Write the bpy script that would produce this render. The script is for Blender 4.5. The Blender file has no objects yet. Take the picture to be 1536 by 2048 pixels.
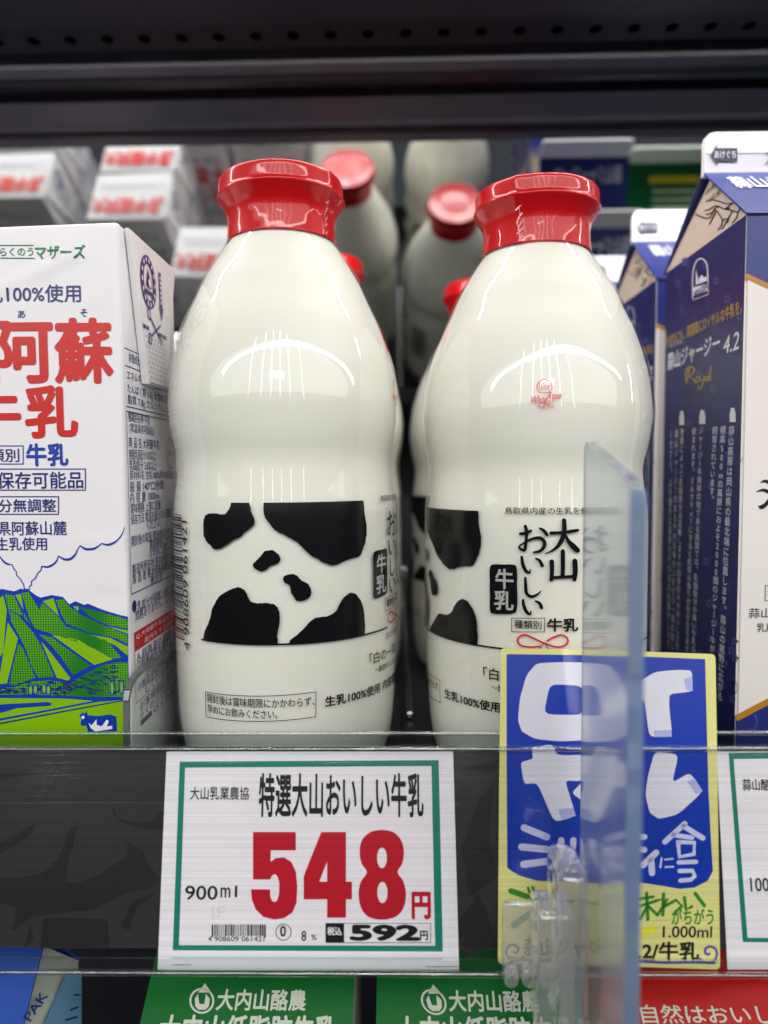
import bpy, bmesh, math, random
from mathutils import Vector, Matrix
from mathutils.geometry import tessellate_polygon
PI = math.pi
sc = bpy.context.scene
COL = sc.collection
rnd = random.Random(7)

# ------------------------------------------------------------------ camera, world, lamps, exposure
F, W, H = 1420.0, 1536.0, 2048.0
EYE = Vector((0, 0, .118))
PITCH, YAW, ROLL = 3.3, .9, -.37
RM = Matrix.Rotation(math.radians(YAW), 3, 'Z') @ Matrix.Rotation(math.radians(90 - PITCH), 3, 'X') @ Matrix.Rotation(math.radians(ROLL), 3, 'Z')
cam = bpy.data.cameras.new('camera')
cam.sensor_fit = 'VERTICAL'; cam.sensor_height = 36; cam.lens = F / H * 36
cam.clip_start = .01; cam.clip_end = 50
cam.dof.use_dof = True; cam.dof.focus_distance = .245; cam.dof.aperture_fstop = 6.0
co = bpy.data.objects.new('camera', cam); COL.objects.link(co)
co.matrix_world = Matrix.Translation(EYE) @ RM.to_4x4()
sc.camera = co
w = bpy.data.worlds.new('World'); sc.world = w; w.use_nodes = True
w.node_tree.nodes['Background'].inputs[0].default_value = (.80, .86, 1, 1)
w.node_tree.nodes['Background'].inputs[1].default_value = .06


def lamp(name, loc, target, sx, sy, power, color=(1, 1, 1)):
    l = bpy.data.lights.new(name, 'AREA'); l.shape = 'RECTANGLE'; l.size = sx; l.size_y = sy; l.energy = power; l.color = color
    o = bpy.data.objects.new(name, l); COL.objects.link(o); o.location = loc
    o.rotation_euler = (Vector(target) - Vector(loc)).to_track_quat('-Z', 'Y').to_euler()
    return o


lamp('canopy_lamp', (.25, -.42, .74), (.1, .3, .0), 3.4, .055, 7.5, (1, .98, .95))
lamp('ceiling_lamp', (.05, -2.6, 1.25), (0, .4, .1), .7, .10, 2.5, (1, .97, .93))
lamp('store_fill', (.3, -4.0, 2.2), (0, .5, .1), 20, 2.5, 320, (1, .99, .98))  # broad fill added so light reaches deep into the cooler
lamp('shelf_edge_lamp', (0, .298, .342), (0, .40, .08), 2.4, .007, 3.2, (1, .99, .96))
for k, x in enumerate((-2.6, -1.3, -.4, .45, 1.35, 2.7)):
    lamp('ceiling_tube', (x, -5.4, 2.0), (x * .8, -4.4, 0), .06, 5.6, 13, (1, .99, .98))
sc.view_settings.view_transform = 'Standard'; sc.view_settings.look = 'None'
sc.view_settings.exposure = .14; sc.view_settings.gamma = 1
cy = sc.cycles
cy.use_denoising = True; cy.max_bounces = 12; cy.transparent_max_bounces = 32; cy.transmission_bounces = 10; cy.glossy_bounces = 5
cy.caustics_reflective = True; cy.blur_glossy = .6; cy.caustics_refractive = False; cy.sample_clamp_indirect = 4


# ------------------------------------------------------------------ helpers: pixels to rays (used once to measure the place)
def ray(px, py):
    return RM @ Vector(((px - W / 2) / F, -(py - H / 2) / F, -1))


def PY(px, py, y):
    d = ray(px, py); return EYE + d * ((y - EYE.y) / d.y)


def PX(px, py, x):
    d = ray(px, py); return EYE + d * ((x - EYE.x) / d.x)


def PZ(px, py, z):
    d = ray(px, py); return EYE + d * ((z - EYE.z) / d.z)


# ------------------------------------------------------------------ materials
def lin(c):
    return tuple(((x / 255) / 12.92 if x / 255 <= .04045 else ((x / 255 + .055) / 1.055) ** 2.4) for x in c) + (1,)


MATS = {}


def nod(m, t, **kw):
    n = m.node_tree.nodes.new(t)
    for k, v in kw.items():
        setattr(n, k, v)
    return n


def mat(name, rgb, rough=.4, spec=.5, metal=0, coat=0, coat_r=.05, bump=None, sss=0, vary=0.0):
    if name in MATS: return MATS[name]
    m = bpy.data.materials.new(name); m.use_nodes = True; MATS[name] = m
    b = m.node_tree.nodes['Principled BSDF']; L = m.node_tree.links
    b.inputs['Base Color'].default_value = lin(rgb)
    b.inputs['Roughness'].default_value = rough; b.inputs['Specular IOR Level'].default_value = spec
    b.inputs['Metallic'].default_value = metal; b.inputs['Coat Weight'].default_value = coat; b.inputs['Coat Roughness'].default_value = coat_r
    if sss:
        b.inputs['Subsurface Weight'].default_value = sss; b.inputs['Subsurface Radius'].default_value = (.006, .005, .004); b.inputs['Subsurface Scale'].default_value = 1
    if vary or bump:
        tc = nod(m, 'ShaderNodeTexCoord')
    if vary:
        n = nod(m, 'ShaderNodeTexNoise'); n.inputs['Scale'].default_value = 60; n.inputs['Detail'].default_value = 5
        L.new(tc.outputs['Object'], n.inputs['Vector'])
        mx = nod(m, 'ShaderNodeMix', data_type='RGBA', blend_type='MULTIPLY'); mx.inputs['Factor'].default_value = vary
        mx.inputs[6].default_value = lin(rgb); L.new(n.outputs['Color'], mx.inputs[7])
        hs = nod(m, 'ShaderNodeMapRange'); hs.inputs[1].default_value = .3; hs.inputs[2].default_value = .7; hs.inputs[3].default_value = .3; hs.inputs[4].default_value = 1
        L.new(n.outputs['Fac'], hs.inputs[0]); L.new(hs.outputs[0], mx.inputs[7]); L.new(mx.outputs[2], b.inputs['Base Color'])
    if bump:
        scale, dist, vec = bump
        mp = nod(m, 'ShaderNodeMapping'); mp.inputs['Scale'].default_value = vec
        L.new(tc.outputs['Object'], mp.inputs['Vector'])
        n = nod(m, 'ShaderNodeTexNoise'); n.inputs['Scale'].default_value = scale; n.inputs['Detail'].default_value = 3
        L.new(mp.outputs[0], n.inputs['Vector'])
        bp = nod(m, 'ShaderNodeBump'); bp.inputs['Distance'].default_value = dist; bp.inputs['Strength'].default_value = .6
        L.new(n.outputs['Fac'], bp.inputs['Height']); L.new(bp.outputs[0], b.inputs['Normal'])
        if coat: L.new(bp.outputs[0], b.inputs['Coat Normal'])
    return m


def clear(name, tint=(1, 1, 1), ior=1.45, rough=.03, bump=None, gain=1.0, haze=0, ribs=0):
    """thin clear skin: light passes straight, the surface mirrors by its fresnel"""
    if name in MATS: return MATS[name]
    m = bpy.data.materials.new(name); m.use_nodes = True; MATS[name] = m
    T = m.node_tree; T.nodes.remove(T.nodes['Principled BSDF'])
    out = T.nodes['Material Output']
    tr = nod(m, 'ShaderNodeBsdfTransparent'); tr.inputs[0].default_value = tint + (1,)
    gl = nod(m, 'ShaderNodeBsdfGlossy'); gl.inputs['Roughness'].default_value = rough; gl.inputs[0].default_value = (1, 1, 1, 1)
    fr = nod(m, 'ShaderNodeFresnel'); fr.inputs['IOR'].default_value = ior
    ge = nod(m, 'ShaderNodeNewGeometry'); fb_ = nod(m, 'ShaderNodeMath', operation='SUBTRACT'); fb_.inputs[0].default_value = 1      # only the outer face mirrors
    T.links.new(ge.outputs['Backfacing'], fb_.inputs[1]); fm = nod(m, 'ShaderNodeMath', operation='MULTIPLY')
    T.links.new(fr.outputs[0], fm.inputs[0]); T.links.new(fb_.outputs[0], fm.inputs[1]); fac = fm.outputs[0]
    if gain != 1:
        mm = nod(m, 'ShaderNodeMath', operation='MULTIPLY', use_clamp=True); mm.inputs[1].default_value = gain
        T.links.new(fac, mm.inputs[0]); fac = mm.outputs[0]
    mx = nod(m, 'ShaderNodeMixShader')
    if haze:
        df = nod(m, 'ShaderNodeBsdfDiffuse'); df.inputs[0].default_value = (.85, .85, .86, 1)
        tl = nod(m, 'ShaderNodeBsdfTranslucent'); tl.inputs[0].default_value = (.85, .85, .86, 1)
        ad = nod(m, 'ShaderNodeMixShader'); T.links.new(df.outputs[0], ad.inputs[1]); T.links.new(tl.outputs[0], ad.inputs[2])
        cm = nod(m, 'ShaderNodeMixShader'); cm.inputs[0].default_value = haze; T.links.new(tr.outputs[0], cm.inputs[1]); T.links.new(ad.outputs[0], cm.inputs[2]); tr = cm
    T.links.new(fac, mx.inputs[0]); T.links.new(tr.outputs[0], mx.inputs[1]); T.links.new(gl.outputs[0], mx.inputs[2])
    T.links.new(mx.outputs[0], out.inputs[0])
    if bump:
        scale, dist, vec = bump
        tc = nod(m, 'ShaderNodeTexCoord'); mp = nod(m, 'ShaderNodeMapping'); mp.inputs['Scale'].default_value = vec
        T.links.new(tc.outputs['Object'], mp.inputs['Vector'])
        n = nod(m, 'ShaderNodeTexNoise'); n.inputs['Scale'].default_value = scale; n.inputs['Detail'].default_value = 2
        T.links.new(mp.outputs[0], n.inputs['Vector'])
        if ribs:                                            # ribbed sheet lets a little less through along its ribs
            rr = nod(m, 'ShaderNodeMapRange'); rr.inputs[1].default_value = .35; rr.inputs[2].default_value = .65; rr.inputs[3].default_value = 1 - ribs; rr.inputs[4].default_value = 1
            T.links.new(n.outputs['Fac'], rr.inputs[0]); T.links.new(rr.outputs[0], tr.inputs[0])
        bp = nod(m, 'ShaderNodeBump'); bp.inputs['Distance'].default_value = dist; bp.inputs['Strength'].default_value = .7
        T.links.new(n.outputs['Fac'], bp.inputs['Height']); T.links.new(bp.outputs[0], gl.inputs['Normal'])
    return m


def glass(name, tint, rough=.0, ior=1.49):
    if name in MATS: return MATS[name]
    m = mat(name, (255, 255, 255), rough)
    b = m.node_tree.nodes['Principled BSDF']; b.inputs['Transmission Weight'].default_value = 1; b.inputs['IOR'].default_value = ior
    b.inputs['Base Color'].default_value = tint + (1,)
    return m


INK = dict(black=(14, 14, 17), navy=(26, 38, 112), blue=(8, 52, 160), red=(192, 16, 4), green=(0, 118, 66), white=(232, 230, 232),
           crimson=(184, 0, 32), teal=(0, 124, 104), grey=(170, 172, 176), silver=(222, 224, 232), gold=(176, 146, 70), goldband=(178, 124, 30),
           lime=(126, 176, 0), leaf=(48, 142, 20), leafdot=(92, 165, 10), forest=(30, 120, 30), popblue=(0, 62, 178), popgreen=(45, 138, 38),
           purple=(78, 72, 170), yellow=(240, 228, 30), violetline=(72, 66, 132), rose=(206, 32, 36), faint=(206, 196, 190), lightblue=(120, 178, 226),
           midblue=(20, 70, 170), darknavy=(20, 24, 60), tan=(190, 168, 146), cardgreen=(0, 92, 40), cardyellow=(206, 184, 20), cardred=(182, 14, 10),
           palegreen=(206, 224, 190), marker=(205, 208, 232), leafblack=(26, 24, 24), date=(120, 120, 126))


def ink(k, gloss=.35):
    return mat('ink_' + k, INK[k], gloss)


# ------------------------------------------------------------------ objects
def link(o, parent=None):
    COL.objects.link(o)
    if parent is not None: o.parent = parent
    return o


def thing(name, label, cat, loc=(0, 0, 0), rz=0, group=None):
    o = bpy.data.objects.new(name, None); COL.objects.link(o); o.location = loc; o.rotation_euler = (0, 0, rz)
    o.empty_display_size = .02
    o['label'] = label; o['category'] = cat
    if group: o['group'] = group
    return o


def tag(o, label, cat, group=None):
    o['label'] = label; o['category'] = cat
    if group: o['group'] = group
    return o


def mesh(name, bm, mats, parent=None, smooth=False, label=None, closed_=True):
    if closed_: bmesh.ops.recalc_face_normals(bm, faces=bm.faces)
    me = bpy.data.meshes.new(name); bm.normal_update(); bm.to_mesh(me); bm.free()
    for m in (mats if isinstance(mats, (list, tuple)) else [mats]): me.materials.append(m)
    if smooth:
        for p in me.polygons: p.use_smooth = True
    o = bpy.data.objects.new(name, me); link(o, parent)
    if label: o['label'] = label
    return o


def dup(root, loc, label, rz=0, group=None):
    r = root.copy(); COL.objects.link(r); r.location = loc; r.rotation_euler = (0, 0, rz); r['label'] = label
    if group: r['group'] = group
    for ch in list(root.children):
        c = ch.copy(); COL.objects.link(c); c.parent = r
        for g in list(ch.children):
            d = g.copy(); COL.objects.link(d); d.parent = c
    return r


def box(bm, x0, x1, y0, y1, z0, z1, bevel=0, seg=2, mi=0):
    vs = [bm.verts.new((x, y, z)) for x in (x0, x1) for y in (y0, y1) for z in (z0, z1)]
    fs = []
    for q in ((0, 1, 3, 2), (4, 6, 7, 5), (0, 4, 5, 1), (2, 3, 7, 6), (0, 2, 6, 4), (1, 5, 7, 3)):
        f = bm.faces.new([vs[i] for i in q]); f.material_index = mi; fs.append(f)
    if bevel:
        es = list({e for f in fs for e in f.edges})
        bmesh.ops.bevel(bm, geom=es, offset=bevel, segments=seg, affect='EDGES', profile=.5)
    return fs


def lathe(bm, prof, n=96, mi=0):
    rings = []
    for r, z in prof:
        if r < 1e-6: rings.append([bm.verts.new((0, 0, z))])
        else: rings.append([bm.verts.new((r * math.sin(2 * PI * i / n), -r * math.cos(2 * PI * i / n), z)) for i in range(n)])
    for a, b in zip(rings, rings[1:]):
        for i in range(n):
            j = (i + 1) % n
            q = [a[i % len(a)], a[j % len(a)], b[j % len(b)], b[i % len(b)]]
            q = [v for k, v in enumerate(q) if v not in q[:k]]
            if len(q) > 2:
                f = bm.faces.new(q); f.material_index = mi


def extrude_profile(bm, prof, x0, x1, closed=False, mi=0, nx=1):
    """profile of (y, z) swept along X"""
    rows = [[bm.verts.new((x0 + (x1 - x0) * k / nx, y, z)) for y, z in prof] for k in range(nx + 1)]
    n = len(prof)
    for a, b in zip(rows, rows[1:]):
        for i in range(n if closed else n - 1):
            j = (i + 1) % n
            f = bm.faces.new((a[i], b[i], b[j], a[j])); f.material_index = mi
    if closed:
        bm.faces.new(rows[0]); bm.faces.new(rows[-1][::-1])


def prism(bm, pts, d, mi=0):
    """closed 3D polygon thickened by the vector d"""
    a = [bm.verts.new(p) for p in pts]; b = [bm.verts.new(Vector(p) + d) for p in pts]
    n = len(pts)
    for f in [bm.faces.new(a[::-1]), bm.faces.new(b)] + [bm.faces.new((a[i], a[(i + 1) % n], b[(i + 1) % n], b[i])) for i in range(n)]:
        f.material_index = mi
    bmesh.ops.recalc_face_normals(bm, faces=bm.faces)


def catmull(P, n=4):
    out = []
    for i in range(len(P) - 1):
        p0, p1, p2, p3 = P[max(i - 1, 0)], P[i], P[i + 1], P[min(i + 2, len(P) - 1)]
        for k in range(n):
            t = k / n
            out.append(tuple(.5 * (2 * p1[c] + (p2[c] - p0[c]) * t + (2 * p0[c] - 5 * p1[c] + 4 * p2[c] - p3[c]) * t * t + (3 * p1[c] - p0[c] - 3 * p2[c] + p3[c]) * t ** 3) for c in range(len(p1))))
    return out + [tuple(P[-1])]


# ------------------------------------------------------------------ lettering: built-in font turned into mesh outlines
GL = {}


def glyphs(s, res=3):
    if (s, res) in GL: return GL[s, res]
    c = bpy.data.curves.new('lettering', 'FONT'); c.body = s; c.resolution_u = res
    o = bpy.data.objects.new('lettering', c); COL.objects.link(o)
    me = bpy.data.meshes.new_from_object(o.evaluated_get(bpy.context.evaluated_depsgraph_get()))
    V = [(v.co.x, v.co.y) for v in me.vertices]; Fc = [tuple(p.vertices) for p in me.polygons]
    bpy.data.objects.remove(o); bpy.data.curves.remove(c); bpy.data.meshes.remove(me)
    GL[s, res] = (V, Fc); return V, Fc


class Flat:
    def __init__(self, O, U, V, org=(0, 0, 0)):
        self.O = Vector(O); self.U = Vector(U).normalized(); self.V = Vector(V).normalized(); self.N = self.U.cross(self.V).normalized(); self.org = Vector(org)

    def uv(self, px, py):
        d = ray(px, py); t = (self.O - EYE).dot(self.N) / d.dot(self.N); p = EYE + d * t - self.O
        return p.dot(self.U), p.dot(self.V)

    bulge = None

    def at(self, u, v, h):
        if self.bulge: h += self.bulge(u, v)
        return self.O + self.U * u + self.V * v + self.N * h - self.org


class Round:
    """label wrapped on a bottle: s = arc length at radius .0449, v = height"""
    R0 = .0449

    def __init__(self, C, rot=0, rad=None):
        self.C = Vector(C); self.rot = rot; self.rad = rad or (lambda z: .0449)

    def uv(self, px, py, rr=.0450):
        d = ray(px, py); o = EYE - self.C
        a = d.x ** 2 + d.y ** 2; b = o.x * d.x + o.y * d.y; c = o.x ** 2 + o.y ** 2 - rr ** 2
        q = max(b * b - a * c, 0); t = (-b - math.sqrt(q)) / a; p = o + d * t
        th = math.atan2(p.x, -p.y) - self.rot
        return th * self.R0, p.z

    def at(self, u, v, h):
        th = u / self.R0; r = self.rad(v) + h
        return Vector((r * math.sin(th), -r * math.cos(th), v))


class Ink:
    """everything printed on one face of a thing, one mesh"""
    def __init__(self, face, eps=.00010, base=.00012, px=True):
        self.face = face; self.V = []; self.Fc = []; self.M = []; self.mats = []; self.eps = eps; self.base = base; self.px = px; self.tf = (0, 0, 1)

    def zoom(self, x0, y0, s): self.tf = (x0, y0, s); return self
    def q(self, x, y):
        if not self.px: return (x, y)
        return self.face.uv(self.tf[0] + x / self.tf[2], self.tf[1] + y / self.tf[2])

    def mi(self, m):
        if isinstance(m, str): m = ink(m)
        if m not in self.mats: self.mats.append(m)
        return self.mats.index(m)

    def raw(self, V, Fc, m, layer):
        k = len(self.V); i = self.mi(m)
        self.V += [(x, y, layer) for x, y in V]
        for f in Fc: self.Fc.append(tuple(k + j for j in f)); self.M.append(i)

    def poly(self, pts, m, layer=1, holes=(), smooth=0):
        loops = [pts] + list(holes)
        if smooth: loops = [catmull(list(l) + [l[0]], smooth)[:-1] for l in loops]
        loops = [[self.q(*p) for p in l] for l in loops]
        tri = tessellate_polygon([[Vector((x, y, 0)) for x, y in l] for l in loops])
        self.raw([p for l in loops for p in l], [t for t in tri], m, layer)

    def soft(self, pts, m, layer=1, holes=()):
        def ch(P, n=2, r=.13):
            for _ in range(n):
                Q = []
                for i in range(len(P)):
                    a, b = P[i], P[(i + 1) % len(P)]; Q += [(a[0] + (b[0] - a[0]) * r, a[1] + (b[1] - a[1]) * r), (b[0] - (b[0] - a[0]) * r, b[1] - (b[1] - a[1]) * r)]
                P = Q; r *= 1.3
            return P
        self.poly(ch(pts), m, layer, [ch(h) for h in holes])

    def rect(self, x0, y0, x1, y1, m, layer=1):
        self.poly([(x0, y0), (x1, y0), (x1, y1), (x0, y1)], m, layer)

    def frame(self, x0, y0, x1, y1, t, m, layer=1):
        for a in ((x0, y0, x1, y0 + t), (x0, y1 - t, x1, y1), (x0, y0 + t, x0 + t, y1 - t), (x1 - t, y0 + t, x1, y1 - t)): self.rect(*a, m, layer)

    def stroke(self, pts, wd, m, layer=1, smooth=0, caps=True):
        """polyline of (x, y) or (x, y, width); widths in the authoring units"""
        P = [(p[0], p[1], p[2] if len(p) > 2 else wd) for p in pts]
        if smooth: P = catmull(P, smooth)
        V = []; Fc = []
        n = len(P)
        for i, (x, y, ww) in enumerate(P):
            ax, ay = P[max(i - 1, 0)][:2]; bx, by = P[min(i + 1, n - 1)][:2]
            dx, dy = bx - ax, by - ay; l = math.hypot(dx, dy) or 1; nx, ny = -dy / l * ww / 2, dx / l * ww / 2
            V += [self.q(x + nx, y + ny), self.q(x - nx, y - ny)]
        for i in range(n - 1): Fc.append((2 * i, 2 * i + 1, 2 * i + 3, 2 * i + 2))
        if caps:
            for e, o in ((0, 1), (n - 1, n - 2)):
                x, y, ww = P[e]; a0 = math.atan2(y - P[o][1], x - P[o][0])
                k = len(V); m0 = 6
                for j in range(m0 + 1):
                    a = a0 - PI / 2 + PI * j / m0; V.append(self.q(x + math.cos(a) * ww / 2, y + math.sin(a) * ww / 2))
                Fc.append(tuple(range(k, k + m0 + 1)))
        self.raw(V, Fc, m, layer)

    def ring(self, x, y, rx, ry, t, m, layer=1, n=24):
        self.stroke([(x + rx * math.cos(2 * PI * i / n), y + ry * math.sin(2 * PI * i / n)) for i in range(n + 1)], t, m, layer, caps=False)

    def disc(self, x, y, rx, ry, m, layer=1, n=20):
        self.poly([(x + rx * math.cos(2 * PI * i / n), y + ry * math.sin(2 * PI * i / n)) for i in range(n)], m, layer)

    def txt(self, s, x0, y0, x1, y1, m, bold=0, layer=2, shear=0, rot=0, flipx=False):
        """fit the words to the box (px: top-left to bottom-right)"""
        V, Fc = glyphs(s)
        xs = [v[0] for v in V]; ys = [v[1] for v in V]
        ax, bx, ay, by = min(xs), max(xs), min(ys), max(ys)
        xc, yc = (x0 + x1) / 2, (y0 + y1) / 2
        if self.px:
            u0, u1 = self.q(x0, yc)[0], self.q(x1, yc)[0]; vb, vt = self.q(xc, y1)[1], self.q(xc, y0)[1]
        else:
            u0, u1, vb, vt = x0, x1, y0, y1
        em = (u1 - u0) / (bx - ax) if rot == 0 else (vt - vb) / (bx - ax)
        offs = [(0, 0)]
        if bold:
            d = bold
            offs += [(d, 0), (-d, 0), (0, d), (0, -d)] + ([(d * .7, d * .7), (-d * .7, d * .7), (d * .7, -d * .7), (-d * .7, -d * .7)] if bold > .02 else [])
        for k, (ox, oy) in enumerate(offs):
            Q = []
            for x, y in V:
                a = (x + ox - ax) / (bx - ax); b = (y + oy - ay) / (by - ay)
                if flipx: a = 1 - a
                if rot == 0: u = u0 + (u1 - u0) * a + shear * (vt - vb) * b; v = vb + (vt - vb) * b
                elif rot == 90: u = u0 + (u1 - u0) * (1 - b); v = vb + (vt - vb) * a
                else: u = u0 + (u1 - u0) * b; v = vt + (vb - vt) * a
                Q.append((u, v))
            self.raw(Q, Fc, m, layer + k * .04)

    def vtxt(self, s, xc, y0, y1, wd, m, bold=0, layer=2, drift=0):
        n = len(s)
        (ua, va), (ub, vb) = self.q(xc, y0), self.q(xc + drift, y1)
        su = abs(self.q(xc + wd / 2, (y0 + y1) / 2)[0] - self.q(xc - wd / 2, (y0 + y1) / 2)[0])
        cell = (vb - va) / n
        for i, ch in enumerate(s):
            V, Fc = glyphs(ch)
            if not V: continue
            xs = [v[0] for v in V]; cx = .5 if ord(ch) > 0x2000 else (min(xs) + max(xs)) / 2
            t = (i + .5) / n; u, v = ua + (ub - ua) * t, va + (vb - va) * t
            for k, (ox, oy) in enumerate([(0, 0)] + ([(bold, 0), (-bold, 0), (0, bold), (0, -bold)] if bold else [])):
                Q = []
                for x, y in V:
                    a, b = x + ox - cx, y + oy - .38
                    if ch in 'ー～（）': a, b = b, -a
                    if ch in '、。': a, b = a + .6, b + .6
                    Q.append((u + a * su, v + b * abs(cell) * .97))
                self.raw(Q, Fc, m, layer + k * .04)

    def atxt(self, s, o, u, v, m, bold=0, layer=2):
        """words laid along a slanting baseline: o start, u whole length, v letter height"""
        V, Fc = glyphs(s); xs = [p[0] for p in V]; ys_ = [p[1] for p in V]; ax, bx_, ay, by = min(xs), max(xs), min(ys_), max(ys_)
        for k, (ox, oy) in enumerate([(0, 0), (bold, 0), (-bold, 0), (0, bold), (0, -bold)] if bold else [(0, 0)]):
            Q = []
            for x, y in V:
                a = (x + ox - ax) / (bx_ - ax); b = (y + oy - ay) / (by - ay); Q.append(self.q(o[0] + u[0] * a + v[0] * b, o[1] + u[1] * a + v[1] * b))
            self.raw(Q, Fc, m, layer + k * .04)

    def build(self, name, parent, label=None, cut=None, cutv=None):
        bm = bmesh.new()
        vs = [bm.verts.new((x, y, l)) for x, y, l in self.V]
        for f, i in zip(self.Fc, self.M):
            if len(set(f)) < 3: continue
            try: q = bm.faces.new([vs[k] for k in f]); q.material_index = i
            except ValueError: pass
        if cut:
            us = [v[0] for v in self.V]; u = math.floor(min(us) / cut) * cut + cut
            while u < max(us):
                bmesh.ops.bisect_plane(bm, geom=bm.verts[:] + bm.edges[:] + bm.faces[:], plane_co=(u, 0, 0), plane_no=(1, 0, 0), dist=1e-7); u += cut
        if cutv:
            us = [v[1] for v in self.V]; u = math.floor(min(us) / cutv) * cutv + cutv
            while u < max(us):
                bmesh.ops.bisect_plane(bm, geom=bm.verts[:] + bm.edges[:] + bm.faces[:], plane_co=(0, u, 0), plane_no=(0, 1, 0), dist=1e-7); u += cutv
        for v in bm.verts: v.co = self.face.at(v.co.x, v.co.y, self.base + self.eps * v.co.z)
        mid = [f for f in bm.faces]
        o = mesh(name, bm, self.mats, parent, label=label, closed_=False)
        return o


# ================================================================== the cooler: shelves, mirror, back wall
BLK = mat('black_painted_steel', (44, 44, 54), .36, .5, coat=.0, vary=.35)
BLKP = mat('black_plastic', (38, 36, 38), .45, .4, vary=.15)
STEEL = mat('bright_steel', (196, 198, 200), .25, .5, metal=1)
DARK = mat('dark_liner', (22, 22, 25), .6, .3)
ZS = .231 + EYE.z                       # underside of the upper shelf
YB = .30


def zy(py, z): return PZ(768, py, z).y


# product shelf
sh = thing('store_shelf', 'black steel cooler shelf carrying the milk bottles and cartons', 'shelf', (0, .4, 0))
bm = bmesh.new(); box(bm, -.75, .75, -.17, .36, -.012, 0, .001); mesh('shelf_board', bm, mat('shelf_black', (22, 22, 25), .5, .4), sh)
bm = bmesh.new()
for k in range(14):
    box(bm, -.75 + .11 * k, -.748 + .11 * k, -.16, .34, .0002, .0022)
mesh('shelf_rib', bm, DARK, sh)
# upper shelf seen from below
y_far = zy(284, ZS)
up = thing('store_shelf', 'black shelf overhead, its underside with a row of round holes', 'shelf', (0, y_far, ZS))
ys = lambda p: zy(p, ZS) - y_far
dz = .004



def pt(py, y):
    p = PY(768, py, y); return (p.y - y_far, p.z - ZS)


prof = [(ys(-70), 0), (ys(-30), 0), (ys(44), 0), (ys(50), .002), (ys(98), .002), (ys(102), .009), (ys(124), .009),
        (ys(128), .001), (ys(134), -.0025), (ys(140), -.003), (ys(146), -.0015), (ys(150), .003), (ys(157), .003), (ys(160), .0005), (ys(166), -.001), (ys(172), .001), (ys(176), .006), (ys(188), .006),
        pt(194, .447), pt(240, .456), pt(246, .456), pt(252, .457), pt(257, .460), pt(262, .466), pt(284, .470), (pt(284, .473)), (pt(284, .473)[0], .03), (ys(-70), .03)]
bm = bmesh.new(); extrude_profile(bm, prof, -.9, .9, closed=True); bmesh.ops.recalc_face_normals(bm, faces=bm.faces)
mesh('underside_panel', bm, BLK, up)
hy = (ys(50) + ys(98)) / 2; pitch = 72.6 / F * (zy(75, ZS)) / 1.0
hx0 = PZ(740, 70, ZS).x
bm = bmesh.new()
for k in range(-22, 22):
    n = 16; x = hx0 + k * pitch
    ring = [bm.verts.new((x + .0033 * math.cos(2 * PI * i / n), hy + .0036 * math.sin(2 * PI * i / n), .00185)) for i in range(n)]
    top = [bm.verts.new((x + .0032 * math.cos(2 * PI * i / n), hy + .0035 * math.sin(2 * PI * i / n), .00185)) for i in range(n)]
    bm.faces.new(ring[::-1])
h = mesh('hole_row', bm, mat('hole_dark', (4, 4, 5), .9, .0), up); h['kind'] = 'stuff'
up.rotation_euler = (0, 0, math.radians(-.5))

# slanted mirror behind the goods
TILT = math.radians(31.5)
MP = Vector((0, .514, .205 + EYE.z))
md = Vector((0, -math.sin(TILT), math.cos(TILT))); mn = Vector((0, math.cos(TILT), math.sin(TILT)))
MIR = mat('mirror_silver', (228, 231, 229), .015, .5, metal=1)
mi = thing('mirror_panel', 'slanted mirror at the back of the cooler reflecting bottle and carton tops', 'mirror', MP)
bm = bmesh.new(); prism(bm, [Vector((x, 0, 0)) + md * s for x, s in ((-.8, -.16), (.8, -.16), (.8, .058), (-.8, .058))], mn * .004)
mesh('mirror_glass', bm, MIR, mi)
bm = bmesh.new(); prism(bm, [Vector((x, 0, 0)) + md * s - mn * .001 for x, s in ((-.8, -.172), (.8, -.172), (.8, -.1605), (-.8, -.1605))], mn * .006)
mesh('mirror_trim', bm, DARK, mi)
bm = bmesh.new(); box(bm, -.9, .9, .76, .77, -.05, .4); bw = mesh('back_wall', bm, DARK); bw['kind'] = 'structure'

# ================================================================== milk bottles
PO = [(.0213, .2056), (.0246, .2005), (.0310, .190), (.0349, .1813), (.0388, .1728), (.0416, .1649), (.0443, .1548), (.0457, .1447), (.0460, .1386), (.0452, .1286),
      (.0438, .1195), (.0440, .1114), (.0447, .1023), (.0449, .0922), (.0449, .067), (.0449, .0416), (.0442, .0214), (.0427, .0093), (.0405, .003), (.037, .0006)]
def true_z(z, D=.287):
    """heights were measured on the photo; correct them for the pitch of the camera"""
    y = 942 - F * (z - .114) / D
    return .114 + D * math.tan(math.atan((H / 2 - y) / F) - math.radians(PITCH))


PO = [(r, true_z(z) if z > .05 else z) for r, z in PO]
PS = catmull(PO, 5)
ZN = PO[0][1]                                                # lower end of the cap


def rad(z):
    for (r0, z0), (r1, z1) in zip(PS, PS[1:]):
        if z1 <= z <= z0: return r0 + (r1 - r0) * (z - z0) / (z1 - z0 - 1e-12)
    return PS[0][0] if z > .15 else PS[-1][0]


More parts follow.
